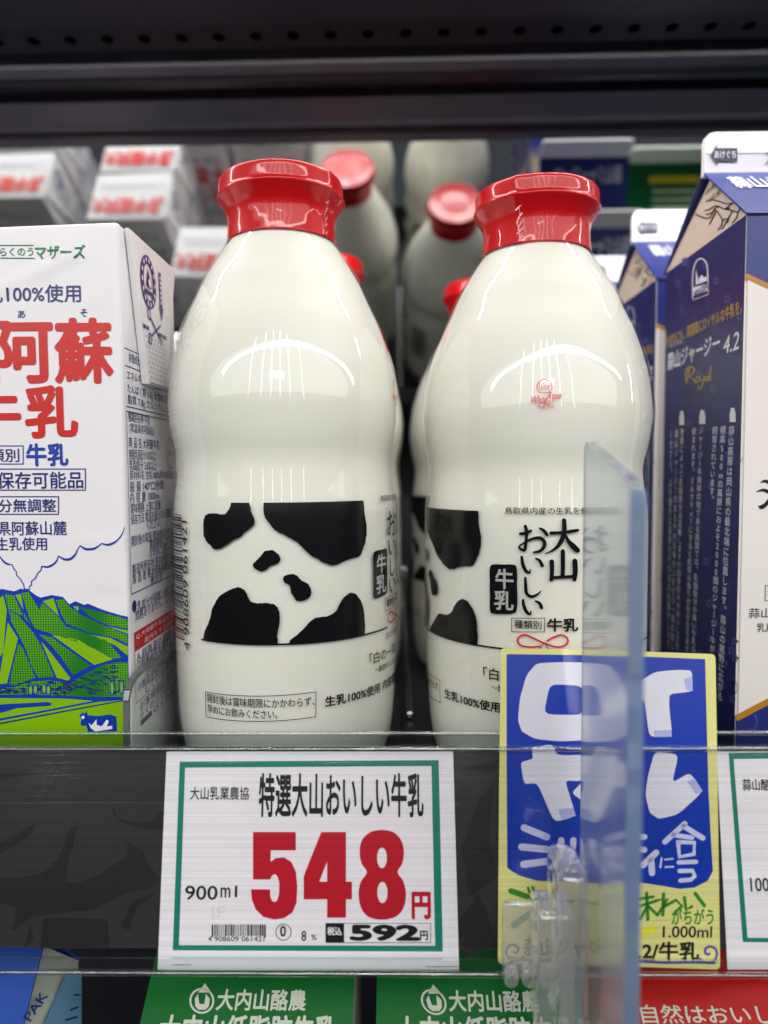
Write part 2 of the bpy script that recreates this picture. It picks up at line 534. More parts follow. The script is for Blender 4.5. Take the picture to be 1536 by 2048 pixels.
BL = PY(571, 942, .287); BL.z = .004
BR = PY(1069, 942, .292); BR.z = 0
MILK = mat('milk', (228, 227, 216), .55, .2, sss=.25)
GLASS = clear('bottle_glass', (.972, .977, .972), 1.5, .015, bump=(9, .00035, (1, 1, 1)))
FILM = mat('red_shrink_film', (184, 0, 8), .42, .22, coat=.6, coat_r=.05, bump=(150, .000035, (1, 1, .45)))
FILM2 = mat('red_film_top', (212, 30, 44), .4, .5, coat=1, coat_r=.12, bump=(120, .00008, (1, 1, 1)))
LROT = 0.0
fl = Round(BL, 0, rad)
th_edge_L = fl.uv(730, 1130)[0] / fl.R0
fr0 = Round(BR, 0, rad)
th_edge_R = fr0.uv(957, 1100)[0] / fr0.R0
RROT = th_edge_R - th_edge_L
fr = Round(BR, RROT, rad)

bottle = thing('milk_bottle', 'glass milk bottle showing black cow patches, next to the carton with the green mountain', 'milk bottle', BL, 0, 'red capped milk bottles on the shelf')
bm = bmesh.new(); lathe(bm, [(.0203, true_z(.2195)), (.0204, true_z(.2058))] + PS + [(.03, .002), (0, .0025)], 128)
mesh('glass_body', bm, GLASS, bottle, True)
bm = bmesh.new()
mp_ = [(0, true_z(.2075)), (.0199, true_z(.2075))]
for r, z in PS:
    t = (.0010 if z < .195 else .0009) + .0010 * math.exp(-((z - .117) / .012) ** 2) + 0
    mp_.append((r - t, max(z, .003)))
mp_ += [(0, .003)]
lathe(bm, mp_, 96)
mesh('milk_fill', bm, MILK, bottle, True)
capP = catmull([(.0216, .2052), (.0212, .2085), (.0210, .2125), (.0211, .2150)], 4) + catmull([(.0214, .2168), (.0226, .2192), (.0240, .2212), (.0246, .2220)], 3) + catmull([(.0249, .2225), (.02495, .2232), (.0245, .2237)], 2) + catmull([(.0244, .2245), (.0243, .2275), (.0242, .2290), (.0238, .2300), (.0228, .2306)], 4)
capP = [(r, true_z(z)) for r, z in [(.0214, .2050)] + capP]
bm = bmesh.new(); lathe(bm, capP, 128)
rn = random.Random(3)
for v in bm.verts:                                       # shrunken film: small creases
    a = math.atan2(v.co.x, -v.co.y); r = math.hypot(v.co.x, v.co.y); z = v.co.z
    k = .00004 * math.sin(7 * a + 500 * z) + .00002 * math.sin(17 * a - 900 * z + 1) + (.00016 * math.sin(3 * a + .5))
    z += .003
    tabk = math.exp(-((a - .98) / .09) ** 2) * (.0009 if .2185 < z < .2245 else .0006)
    s = (r + k + tabk) / r; v.co.x *= s; v.co.y *= s
cap = mesh('cap', bm, FILM, bottle, True)
bm = bmesh.new(); lathe(bm, [(r, true_z(z)) for r, z in ((.0228, .2306), (.0215, .2305), (.0205, .2302), (.0195, .2297), (.012, .2297), (0, .22975))], 96)
mesh('cap_top', bm, FILM2, cap, True)
# torn film seam hanging on the cap
bm = bmesh.new()
sa = .98
for i, (zz, ww) in enumerate(((.2285, .0035), (.222, .0045), (.214, .004), (.206, .004))): pass
P = Round(BL, 0, lambda z: .0216 if z < .2145 else (.0240 if z > .2195 else .0226))
seam = Ink(P, px=False, base=.00035)
for k in range(9):
    z0 = .2038 + k * .0014
    seam.stroke([((sa * .0449) + .0012 * math.sin(k * 2.1), z0), ((sa + .05) * .0449 + .0014 * math.cos(k * 3), z0 + .0016)], .0006, mat('pale_crease', (226, 120, 124), .3, coat=1))
seam.stroke([(sa * .0449 + .0012, .2038), (sa * .0449 + .0006, .2080), (sa * .0449 - .0004, .2110), (sa * .0449 + .0022, .2140)], .0005, mat('pale_crease', (226, 120, 124)), smooth=3)
seam.build('film_seam', cap, cut=.001)

# --- the print on the bottle, black
K = Ink(fl, eps=.00002, base=.0001).zoom(330, 960, 3.072)
pb = mat('bottle_print_black', (10, 10, 12), .22, .5)


def rough_edge(pts, amp=2.2, n=5):
    out = []
    r = random.Random(len(pts))
    for x, y in catmull(list(pts) + [pts[0]], n)[:-1]: out.append((x + r.uniform(-amp, amp), y + r.uniform(-amp, amp)))
    return out


zt = fl.uv(570, 1005)[1]; zl = fl.uv(570, 1287)[1]


def topflat(pts):
    return pts


for P in ([(405, 148), (458, 148), (512, 148), (530, 195), (547, 240), (547, 272), (520, 300), (490, 320), (470, 345), (430, 362), (385, 395), (340, 420), (300, 425), (278, 400), (250, 370), (236, 320), (238, 240), (255, 212), (300, 205), (360, 210), (385, 190)],
          [(610, 438), (660, 430), (695, 455), (710, 490), (690, 515), (655, 525), (620, 552), (590, 562), (555, 545), (540, 520), (560, 495), (585, 470)],
          [(740, 585), (780, 577), (815, 590), (835, 615), (880, 640), (898, 680), (893, 715), (860, 738), (812, 744), (790, 715), (773, 690), (765, 650), (735, 630), (725, 605)],
          [(602, 152), (700, 152), (820, 150), (960, 147), (1090, 142), (1212, 135), (1225, 190), (1238, 270), (1235, 360), (1215, 430), (1190, 470), (1120, 490), (1070, 515), (1030, 523), (980, 510), (940, 485), (900, 465), (850, 420), (800, 375), (740, 340), (680, 310), (640, 265), (610, 220)],
          [(238, 975), (240, 935), (270, 870), (290, 790), (330, 720), (370, 690), (420, 665), (455, 660), (490, 680), (510, 720), (530, 748), (580, 758), (640, 757), (685, 775), (703, 820), (703, 880), (690, 950), (685, 1005), (600, 1008), (520, 1008), (440, 1006), (350, 996)],
          [(745, 1005), (780, 975), (840, 925), (890, 870), (930, 845), (1000, 835), (1050, 805), (1080, 750), (1110, 710), (1150, 693), (1185, 715), (1215, 770), (1226, 850), (1222, 943), (1150, 958), (1000, 985), (860, 1000)]):
    P2 = rough_edge(P)
    uvs = [K.q(*p) for p in P2]
    uvs = [(u, zt if v > zt - .0012 else (zl if v < zl + .0012 else v)) for u, v in uvs]
    K.px = False; K.poly(uvs, pb, 1); K.px = True
uA = K.q(222, 980)[0]
uB = fr.uv(800 + 715 / 3.072, 960 + 990 / 3.072)[0]
K.px = False; K.rect(uA, zl - .00055, uB, zl + .0001, pb, 1.2)
uC = fr.uv(800 + 1065 / 3.072, 1283)[0]; K.rect(uC, zl - .00055, uC + .06, zl + .0001, pb, 1.2)
K.px = True
# care note
K.frame(245, 1300, 930, 1458, 4, pb, 1)
K.txt('開封後は賞味期限にかかわらず、', 258, 1345, 920, 1402, pb, .006)
K.txt('早めにお飲みください。', 258, 1408, 690, 1463, pb, .006)
# bar code on its side, digits reading upwards
K.px = False
z0, z1 = fl.uv(352, 1272)[1], fl.uv(352, 1028)[1]
ub0, ub1 = fl.uv(346.5, 1150)[0], fl.uv(365.5, 1150)[0]
z = z0; rb = random.Random(5)
while z < z1:
    t = rb.choice((.0003, .0003, .0006, .0009)); K.rect(ub0 - .004, z, ub1, z + t, pb); z += t + rb.choice((.0003, .0003, .0006, .0008))
ut0, ut1 = fl.uv(366, 1170)[0], fl.uv(376, 1170)[0]
K.txt('4 908609 061421', ut0, fl.uv(372, 1300)[1], ut1, fl.uv(372, 1042)[1], pb, .008, rot=90)
K.px = True
# --- lettering measured on the turned bottle
K.face = fr; K.zoom(800, 960, 3.072)
K.txt('鳥取県内産の生乳を使用した', 642, 168, 1290, 212, pb, .008)
B = lambda pts, sm=4: K.stroke([(x, y, w_ * 1.28 + 1) for x, y, w_ in pts], 10, pb, 2, smooth=sm)
B([(928, 326, 16), (1000, 322, 13), (1060, 314, 16), (1094, 308, 12)]); B([(1008, 248, 20), (1010, 300, 22), (1003, 345, 22), (975, 400, 18), (935, 434, 10), (892, 452, 4)]); B([(1012, 330, 10), (1035, 375, 18), (1062, 405, 26), (1090, 432, 24)])
B([(1000, 438, 20), (1001, 520, 20), (999, 592, 20)], 2); B([(932, 502, 22), (934, 560, 20), (930, 612, 18)], 2); B([(1074, 498, 24), (1077, 560, 24), (1072, 612, 18)], 2); B([(934, 600, 14), (1000, 596, 14), (1070, 592, 14)], 2)
B([(738, 330, 12), (770, 326, 16), (805, 312, 12)]); B([(770, 285, 16), (778, 320, 16), (774, 380, 14), (766, 428, 16), (742, 424, 12), (732, 408, 8), (760, 388, 8), (810, 362, 12), (860, 356, 16), (886, 380, 18), (884, 410, 18), (860, 436, 14), (820, 444, 8)]); B([(858, 296, 8), (884, 312, 16), (902, 336, 16)])
B([(748, 472, 12), (754, 515, 16), (772, 556, 16), (796, 570, 10), (800, 548, 5)]); B([(834, 482, 8), (858, 496, 14), (874, 526, 16)])
B([(770, 602, 12), (772, 650, 15), (778, 696, 15), (806, 716, 14), (842, 704, 10), (866, 682, 4)])
B([(756, 738, 12), (760, 770, 15), (776, 808, 16), (798, 826, 10), (804, 806, 5)]); B([(832, 744, 8), (856, 756, 14), (870, 784, 16)])
K.poly(rough_edge([(572, 518), (640, 518), (700, 520), (718, 540), (720, 640), (719, 790), (700, 818), (640, 824), (575, 820), (553, 800), (552, 660), (552, 540)], 1.5, 3), pb, 1)
gm = mat('bottle_print_grey', (168, 170, 166), .3)
K.txt('牛', 588, 548, 695, 668, gm, .022, layer=3); K.txt('乳', 580, 682, 696, 798, gm, .022, layer=3)
K.frame(684, 846, 890, 934, 4, pb); K.txt('種類別', 702, 864, 868, 914, pb, .012); K.txt('牛乳', 906, 852, 1092, 930, pb, .03)
K.txt('あなたに届けたい', 690, 1085, 1010, 1130, pb, .004)
K.txt('「白の一滴」', 512, 1172, 900, 1245, pb, .012)
K.txt('～酪農家の心をこめて～', 560, 1278, 1030, 1318, pb, .006)
K.txt('生乳100%使用 内容量900ml', 272, 1375, 1050, 1438, pb, .022)
rs = mat('bottle_print_red', (205, 28, 34), .25)
K.stroke([(860, 1022), (800, 1026), (742, 1016), (722, 988), (735, 962), (770, 952), (815, 970), (880, 1000), (950, 1024), (1000, 1022), (1030, 1000), (1024, 968), (990, 952), (945, 966), (905, 988)], 11, rs, 2, smooth=4)
K.stroke([(880, 1005), (850, 1050), (830, 1100)], 5, pb, 2); K.stroke([(890, 1005), (920, 1050), (940, 1100)], 5, pb, 2)
K.build('printed_label', bottle, cut=.0016)
# --- red rose emblem
E_ = Ink(fr, eps=.00002, base=.0001).zoom(1030, 740, 12.8)
E_.stroke([(640, 590), (560, 470), (580, 370), (640, 290), (740, 245), (820, 265), (900, 310), (940, 420), (915, 520), (830, 580), (720, 595), (650, 585)], 20, rs, 1, smooth=3)
E_.stroke([(640, 300), (620, 400), (650, 500), (720, 580)], 13, rs, 1, smooth=3)
E_.stroke([(880, 380), (850, 480), (760, 515), (690, 470), (680, 380), (740, 330), (820, 345), (850, 400), (800, 450), (740, 430), (750, 385), (800, 390)], 14, rs, 1, smooth=3)
E_.txt('White', 380, 660, 790, 860, rs, .014, shear=.25); E_.txt('Rose', 820, 565, 1150, 750, rs, .014, shear=.25)
for p in ([(740, 780), (790, 850), (830, 930)], [(830, 880), (870, 790), (980, 770), (940, 830), (840, 880)], [(840, 930), (940, 900), (980, 950), (900, 965), (830, 930)], [(780, 900), (690, 850), (650, 900), (600, 950), (640, 990), (720, 930), (790, 900)], [(720, 930), (760, 990), (690, 990)]):
    E_.stroke(p, 14, rs, 1, smooth=3)
E_.build('flower_emblem', bottle, cut=.0016)
# clear peel-off tab low on the shoulder
Tb = Ink(fl, base=.0004, px=False)
cl = clear('clear_tab', (.97, .97, .97), 1.5, .12, gain=1.6)
u0 = fl.uv(363, 640, .041)[0]
Tb.poly([(u0 - .006, .172), (u0 + .006, .174), (u0 + .0085, .1715), (u0 + .007, .150), (u0 + .002, .142), (u0 - .008, .142)], cl)
Tb.build('clear_sticker', bottle, cut=.0016)

GB = 'red capped milk bottles on the shelf'
dup(bottle, BR, 'glass milk bottle turned to show brush lettering and red rose, behind the blue handwritten card', RROT, GB)
dup(bottle, (BL.x + .003, BL.y + .107, BL.z), 'glass milk bottle standing directly behind the one with cow patches in front', RROT * .9, GB)
dup(bottle, (BR.x - .003, BR.y + .141, 0), 'shaded glass milk bottle directly behind the one with brush lettering in front', RROT * .98, GB)



# ================================================================== brick carton with the mountain
PAPER = mat('carton_paper', (226, 223, 226), .38, .4, bump=(40, .0003, (1, 1, 1)))
YC = .243
xr = PY(250, 942, YC).x
CW, CD, CH = .072, .060, .2025
AO = Vector((xr - CW / 2, YC + CD / 2, 0))
GA = 'white brick cartons with a mountain picture'
aso = thing('milk_carton', 'white brick milk carton with red characters and a green mountain, beside the cow patch bottle', 'milk carton', AO, 0, GA)
bm = bmesh.new()
box(bm, -CW / 2, CW / 2, -CD / 2, CD / 2, .0003, CH, .0014, 3)
for v in bm.verts:
    if v.co.z > CH - .01 and v.co.y < -CD / 2 + .003: v.co.z += .0012 * math.cos((v.co.x - .018) * 60) - .0006


def slice_grid(bm, step, axes=(0, 2)):
    for ax in axes:
        cs = [v.co[ax] for v in bm.verts]; c = math.floor(min(cs) / step) * step + step; end = max(cs)
        while c < end:
            no = [0, 0, 0]; no[ax] = 1; pc = [0, 0, 0]; pc[ax] = c
            bmesh.ops.bisect_plane(bm, geom=bm.verts[:] + bm.edges[:] + bm.faces[:], plane_co=pc, plane_no=no, dist=1e-7); c += step


CREASES = [((.060, .1925), (.046, .1865), .0005), ((.046, .1865), (.028, .1790), .0004), ((.055, .0945), (.0705, .0935), .00035), ((.062, .0755), (.0715, .0735), -.0004), ((.058, .199), (.052, .192), .0005), ((.064, .175), (.0705, .186), .0003)]


def bulge(u, v):
    """paper front of a full carton: slight belly, a few creases (u from the left edge, v height)"""
    a = max(min(u / CW, 1), 0); b = max(min(v / CH, 1), 0)
    h = .0011 * (4 * a * (1 - a)) ** .8 * (4 * b * (1 - b)) ** .6
    for (x0, y0), (x1, y1), k in CREASES:
        dx, dy = x1 - x0, y1 - y0; t = max(0, min(1, ((u - x0) * dx + (v - y0) * dy) / (dx * dx + dy * dy)))
        d = math.hypot(u - x0 - t * dx, v - y0 - t * dy); h += k * math.exp(-(d / .0016) ** 2)
    edge = min(1, a * CW / .003, (1 - a) * CW / .003, b * CH / .003, (1 - b) * CH / .003)
    return h * max(edge, 0)


slice_grid(bm, .0022)
for v in bm.verts:
    if v.co.y < -CD / 2 + .0002: v.co.y -= bulge(v.co.x + CW / 2, v.co.z)
mesh('carton_body', bm, PAPER, aso, True)
fa = Flat((xr - CW, YC, 0), (1, 0, 0), (0, 0, 1), AO)
fa.bulge = bulge
A = Ink(fa, eps=.00003, base=.00016)
# header
A.stroke([(0, 491.5), (68, 491.5)], 2, 'green'); A.stroke([(3, 517), (70, 517.5)], 2, 'green')
A.txt('らくのう', 2, 496, 68, 513, 'green', .008); A.txt('マザーズ', 72, 491, 172, 519, 'green', .022)
A.txt('生乳100%使用', -65, 571, 163, 606, 'navy', .012)
A.txt('あ', 38, 622, 53, 637, 'navy', .01); A.txt('そ', 162, 619, 176, 634, 'navy', .01)
for ch, x0, y0, x1, y1 in (('大', -125, 650, -18, 765), ('阿', -12, 646, 106, 764), ('蘇', 114, 640, 224, 764), ('牛', -66, 776, 42, 876), ('乳', 56, 774, 155, 874)):
    A.txt(ch, x0, y0, x1, y1, 'red', .03)
A.frame(-60, 891, 51, 929, 2, 'blue'); A.txt('種類別', -50, 898, 42, 924, 'navy', .008); A.txt('牛乳', 57, 888, 138, 931, 'blue', .03)
A.frame(-80, 937, 174, 981, 2, 'navy'); A.txt('常温保存可能品', -68, 944, 168, 977, 'navy', .012)
A.frame(-60, 992, 121, 1029, 2, 'navy'); A.txt('成分無調整', -28, 998, 115, 1024, 'navy', .012)
A.txt('熊本県阿蘇山麓', -56, 1042, 136, 1070, 'navy', .01); A.txt('生乳使用', -4, 1074, 97, 1100, 'navy', .01)
# picture
A.zoom(0, 1080, 4.042)
bl = 'blue'
A.stroke([(215, 392), (255, 395), (250, 375), (270, 355), (268, 330), (300, 305), (318, 265), (345, 240), (352, 208)], 9, bl)
A.stroke([(352, 208, 10), (395, 214, 16), (440, 196, 16), (470, 165, 12), (485, 125, 6)], 9, bl, smooth=3)
A.stroke([(485, 125, 8), (530, 152, 18), (580, 150, 20), (620, 112, 14), (640, 70, 8), (660, 42, 6)], 9, bl, smooth=3)
A.stroke([(660, 42, 8), (700, 70, 18), (760, 70, 18), (800, 50, 12), (832, 24, 6)], 9, bl, smooth=3)
A.stroke([(832, 24, 8), (880, 36, 16), (940, 12, 16), (985, -40, 10), (1012, -112, 3)], 9, bl, smooth=3)
A.stroke([(212, 392), (205, 355), (188, 325), (185, 318), (150, 280), (146, 250), (128, 230), (112, 196)], 8, bl)
A.stroke([(112, 196, 6), (70, 188, 16), (40, 165, 14), (15, 130, 6)], 8, bl, smooth=3); A.stroke([(15, 130, 8), (-40, 150, 16), (-120, 120, 10)], 8, bl, smooth=3)
A.poly([(-140, 480), (-50, 420), (30, 390), (130, 410), (180, 388), (250, 400), (300, 440), (340, 460), (430, 440), (520, 455), (570, 515), (620, 490), (690, 520), (720, 510), (800, 545), (880, 575), (960, 600), (1036, 620), (1042, 1290), (-140, 1290)], bl, 1)
dots = mat('halftone_green', INK['leaf'], .38)
if 'ht' not in MATS:
    T = dots.node_tree; b = T.nodes['Principled BSDF']
    tc = nod(dots, 'ShaderNodeTexCoord'); mp = nod(dots, 'ShaderNodeMapping'); mp.inputs['Scale'].default_value = (1150, 1150, 1150)
    T.links.new(tc.outputs['Object'], mp.inputs[0])
    vo = nod(dots, 'ShaderNodeTexVoronoi'); vo.inputs['Randomness'].default_value = 0; vo.inputs['Scale'].default_value = 1
    T.links.new(mp.outputs[0], vo.inputs['Vector'])
    mr = nod(dots, 'ShaderNodeMapRange'); mr.inputs[1].default_value = .33; mr.inputs[2].default_value = .45
    T.links.new(vo.outputs['Distance'], mr.inputs[0])
    mx = nod(dots, 'ShaderNodeMix', data_type='RGBA'); mx.inputs[6].default_value = lin((98, 168, 10)); mx.inputs[7].default_value = lin((20, 112, 22))
    T.links.new(mr.outputs[0], mx.inputs[0]); T.links.new(mx.outputs[2], b.inputs['Base Color'])
    MATS['ht'] = dots
for P in ([(190, 425), (245, 415), (335, 560), (355, 500), (490, 620), (540, 690), (700, 745), (860, 800), (985, 945), (930, 960), (720, 850), (430, 750), (300, 710), (250, 620)],
          [(85, 560), (170, 610), (280, 740), (320, 800), (360, 880), (450, 1100), (320, 1105), (265, 1000), (220, 870), (160, 750), (110, 660)],
          [(330, 755), (430, 780), (590, 900), (745, 1010), (600, 1085), (520, 960), (430, 850)],
          [(465, 480), (520, 470), (580, 540), (680, 610), (800, 665), (1035, 770), (1035, 840), (940, 790), (720, 740), (550, 670), (510, 600)],
          [(660, 540), (760, 560), (1035, 640), (1035, 715), (880, 685), (740, 620)],
          [(165, 830), (200, 870), (300, 1105), (140, 1165), (90, 1160), (120, 1000)],
          [(55, 430), (130, 445), (200, 600), (185, 605), (80, 550)], [(205, 580), (262, 672), (215, 630)]):
    A.poly(P, dots, 2)
for P in ([(-140, 540), (0, 480), (40, 440), (70, 560), (40, 900), (0, 960), (-140, 1100)], [(78, 660), (160, 790), (70, 1150), (0, 1160), (42, 900)], [(140, 440), (185, 430), (205, 560)], [(360, 490), (445, 465), (490, 610)],
          [(430, 760), (640, 800), (920, 960), (770, 1005)], [(345, 810), (420, 900), (580, 1110), (560, 1130), (470, 1105)], [(740, 760), (900, 790), (1035, 860), (1035, 935), (940, 850)], [(880, 695), (1035, 730), (1035, 758)], [(600, 530), (650, 535), (640, 572)]):
    A.poly(P, 'lime', 2)
A.poly([(-140, 1180), (130, 1172), (250, 1125), (420, 1110), (560, 1140), (700, 1060), (830, 990), (950, 965), (1040, 970), (1042, 1285), (700, 1275), (300, 1250), (-140, 1260)], bl, 3)
A.poly([(-140, 1192), (130, 1184), (250, 1138), (420, 1124), (565, 1156), (700, 1078), (830, 1008), (950, 985), (1036, 988), (1036, 1262), (700, 1262), (300, 1240), (-140, 1245)], dots, 4)
r4 = random.Random(11)
for _ in range(150):
    x = r4.uniform(-100, 1010); top = 1190 if x < 150 else (1135 if x < 560 else 1135 - (x - 560) * .37); y = r4.uniform(top, 1235)
    A.stroke([(x, y), (x + r4.uniform(14, 26), y + r4.uniform(-10, 16)), (x + r4.uniform(26, 44), y + r4.uniform(-4, 12))], r4.uniform(8, 13), ink('navy'), 5)
for x, y in ((262, 1205), (300, 1200), (370, 1195), (405, 1205), (912, 1190), (988, 1185)):
    A.disc(x, y, 21, 62 if x > 800 else 44, bl, 6); A.disc(x, y, 12, 50 if x > 800 else 34, 'lime', 7)
A.poly([(-140, 1268), (500, 1272), (830, 1290), (1042, 1275), (1046, 1800), (-140, 1800)], 'lime', 8)
A.poly([(-140, 1345), (40, 1318), (400, 1300), (435, 1312), (420, 1332), (150, 1350), (40, 1385), (-140, 1420)], bl, 9)
A.poly([(500, 1268), (1042, 1268), (1042, 1285), (830, 1300)], bl, 9)
A.stroke([(-140, 1470, 20), (0, 1445, 18), (400, 1370, 16), (800, 1295, 14), (1000, 1275, 10)], 14, bl, 9, smooth=3); A.stroke([(-140, 1505, 14), (0, 1478, 13), (500, 1382, 12), (1000, 1293, 10)], 14, ink('navy'), 9, smooth=3)
A.poly([(650, 1395), (672, 1402), (672, 1376), (690, 1398), (712, 1375), (716, 1408), (800, 1416), (900, 1404), (948, 1422), (952, 1530), (955, 1545), (725, 1550), (705, 1490), (680, 1497), (660, 1482), (668, 1440)], bl, 10)
A.poly([(725, 1470), (750, 1490), (790, 1440), (790, 1485), (830, 1500), (870, 1445), (888, 1458), (872, 1500), (915, 1495), (915, 1520), (780, 1540), (745, 1515)], 'white', 11); A.disc(682, 1425, 12, 14, 'white', 11)
A.build('front_print', aso, cut=.003, cutv=.003)
# side panel print (u: depth from the front edge, v: height)
fs = Flat((xr, YC, 0), (0, 1, 0), (0, 0, 1), AO)
S = Ink(fs, eps=.00003, base=.00008, px=False)
D_ = CD
zz = lambda py, px=258: PX(px, py, xr).z          # height where the front edge of the side shows pixel row py
rows = [(716, '栄養成分表示(200ml当たり)', .006, .040), (752, 'エネルギー 139kcal 炭水化物 10.0g', .004, .057), (778, 'たんぱく質 6.8g 食塩相当量 0.2g', .004, .057), (800, '脂質 7.8g カルシウム 227mg', .004, .057),
        (832, '種類別名称 牛乳', .004, .026), (856, '(常温保存可能品)', .005, .030), (884, '商 品 名 大阿蘇牛乳', .004, .036), (908, '無脂乳固形分 8.4%以上', .004, .032), (930, '乳脂肪分 3.6%以上', .004, .032),
        (952, '原材料名 生乳100%(熊本県産)', .004, .052), (974, '殺 菌 140℃2秒間', .004, .040), (996, '内 容 量 1000ml', .004, .034), (1018, '賞味期限 上部に記載', .004, .036), (1040, '保存方法 常温を超えない温度で保存', .004, .058), (1058, 'ください。', .020, .036),
        (1084, '開封後の取扱 開封後は10℃以下で', .004, .058), (1102, '賞味期限にかかわらず', .022, .058), (1120, 'お早めにお飲みください', .022, .058), (1142, '製造所所在地 熊本県熊本市東区', .004, .058), (1162, '製 造 者 熊本県酪農業協同組合', .004, .058), (1180, '連合会', .022, .036),
        (1222, '乳成分が容器上部に固まる', .008, .058), (1240, '問題ありません。よく振って', .006, .058)]
for py, s, u0, u1 in rows:
    v = zz(py); S.txt(s, u0, v - .0019, u1, v + .0019, 'navy', .006)
for py in (700, 734, 814, 824): v = zz(py); S.rect(.0025, v - .00015, D_ - .002, v + .00025, 'navy')
S.rect(.0025, zz(1192), .0028, zz(824), 'navy'); S.rect(.0025, zz(1192), D_ - .002, zz(1192) + .0004, 'navy')
S.ring(.050, zz(900), .0045, .0062, .0004, 'navy'); S.txt('公正', .0472, zz(908), .0528, zz(892), 'navy', rot=-90)
S.disc(.005, zz(1218), .0022, .0022, 'navy')
S.rect(.004, zz(1312), D_ - .002, zz(1272), 'red'); S.rect(.004, zz(1420), .0044, zz(1312), 'red'); S.rect(.004, zz(1420), D_ - .002, zz(1420) + .0003, 'red')
S.txt('Q.大阿蘇牛乳はどうして', .006, zz(1290), .057, zz(1277), 'white'); S.txt('長持ちするの?', .014, zz(1308), .046, zz(1295), 'white')
for py, s, u0, u1 in ((1326, 'A.超高温の滅菌で', .006, .050), (1342, '①殺菌温度を通常より高く', .006, .058), (1358, '②パッケージを光と空気から', .006, .058), (1374, '守る容器', .014, .036), (1390, '③無菌状態の工場で充填', .006, .055), (1406, 'しています。', .014, .044), (1432, 'お客様相談室', .008, .042), (1452, 'らくのうマザーズ', .008, .050)):
    v = zz(py); S.txt(s, u0, v - .0017, u1, v + .0017, 'navy', .004)
S.rect(.008, zz(1476), .020, zz(1464), 'navy'); S.txt('0120-', .022, zz(1476), .050, zz(1464), 'navy')
S.build('side_print', aso)
# folded ear on the side
bm = bmesh.new()
ear = [(.0045, CH - .0006), (CD - .004, CH - .0006), (.038, CH - .052), (.0175, CH - .052)]
prism(bm, [(CW / 2 + .0004, -CD / 2 + u, v) for u, v in ear], Vector((.0014, 0, 0)))
for v in bm.verts:
    if v.co.x > CW / 2 + .001: v.co.x += .0012 * (CH - v.co.z) / .05
e = mesh('side_flap', bm, PAPER, aso)
fe = Flat((xr + .0018 + .024 * CH, YC, 0), (Vector((0, 1, 0))), Vector((-.024, 0, 1)), AO)
G = Ink(fe, eps=.00003, base=.0003, px=False); t0 = CH
G.ring(.0215, t0 - .0145, .0066, .0082, .0030, 'navy', 1); G.poly([(.0188, t0 - .0165), (.0245, t0 - .0165), (.0216, t0 - .0095)], 'navy', 1); G.disc(.0228, t0 - .0145, .0015, .0017, PAPER, 2); G.ring(.0228, t0 - .0145, .0017, .0019, .0005, 'navy', 3); G.rect(.0175, t0 - .0192, .0255, t0 - .0175, 'navy', 1)
for k in range(14):
    a = 2 * PI * k / 14; G.disc(.0215 + .0066 * math.cos(a), t0 - .0145 + .0082 * math.sin(a), .0006, .0009, PAPER, 2)
G.rect(.0335, t0 - .0205, .0362, t0 - .0075, 'navy', 1); G.poly([(.0325, t0 - .0205), (.0372, t0 - .0205), (.0348, t0 - .0262)], 'navy', 1)
for k in range(6): G.rect(.0342, t0 - .0195 + k * .0019, .0357, t0 - .0183 + k * .0019, PAPER, 2)
G.stroke([(.022, t0 - .0275), (.034, t0 - .0345)], .0009, 'navy', 1); G.stroke([(.022, t0 - .034), (.033, t0 - .028)], .0009, 'navy', 1); G.ring(.0205, t0 - .0262, .0014, .002, .0007, 'navy'); G.ring(.0205, t0 - .0352, .0014, .002, .0007, 'navy')
for x0, x1 in ((.0135, .0165), (.0172, .0195), (.0305, .0345), (.0355, .0395)): G.rect(x0, t0 - .0325, x1, t0 - .031, 'navy')
dm = mat('ink_dots', (70, 72, 90), .4)
for r in range(9):
    for c in range(7):
        u = .0165 + c * .0032 + (.0016 if r % 2 else 0); v = t0 - .0350 - r * .0018
        if u < .0385 - r * .0002 and u > .0150 + r * .0004: G.disc(u, v, .00042, .00042, dm, 1, 8)
G.stroke([(.0185, t0 - .0515), (.0378, t0 - .0515)], .0004, dm)
G.build('flap_print', e)
# back face: big characters; top face: name across
fb = Flat((xr, YC + CD, 0), (-1, 0, 0), (0, 0, 1), AO)
Bk = Ink(fb, eps=.00003, base=.00008, px=False)
Bk.txt('大阿蘇', .004, .128, .068, .154, 'red', .03); Bk.txt('牛乳', .012, .105, .058, .126, 'red', .03); Bk.txt('生乳100%使用', .010, .158, .062, .166, 'navy', .01)
Bk.rect(.001, .001, CW - .001, .048, 'leaf'); Bk.txt('らくのうマザーズ', .012, .176, .06, .185, 'green', .01); Bk.txt('常温保存可能品', .010, .09, .062, .099, 'navy')
Bk.build('back_print', aso)
ft = Flat((xr - CW, YC, CH), (1, 0, 0), (0, 1, 0), AO)
Tp = Ink(ft, eps=.00003, base=.0014, px=False)
Tp.txt('大阿蘇牛乳', .003, .034, .069, .053, 'red', .035); Tp.rect(.004, .016, .068, .0164, 'blue'); Tp.txt('賞味期限 開封後はお早めに', .008, .018, .06, .0215, 'navy')
Tp.build('top_print', aso)
dup(aso, (AO.x - .032, AO.y + .188, 0), 'white brick carton standing far behind the mountain carton in its row', .03, GA)
for k, (dx, yy) in enumerate(((-.078, -.004), (-.116, .058), (-.118, .119))):
    dup(aso, (AO.x + dx, AO.y + yy, 0), ['front white brick carton of the row beyond the mountain carton', 'middle white brick carton of the row beyond the mountain carton', 'rearmost white brick carton of the row beyond the mountain carton'][k], .0, GA)
for k, yy in enumerate((.02, .09)):
    dup(aso, (AO.x - .236, AO.y + yy, 0), ['front white brick carton of the outermost row', 'rear white brick carton of the outermost row'][k], 0, GA)


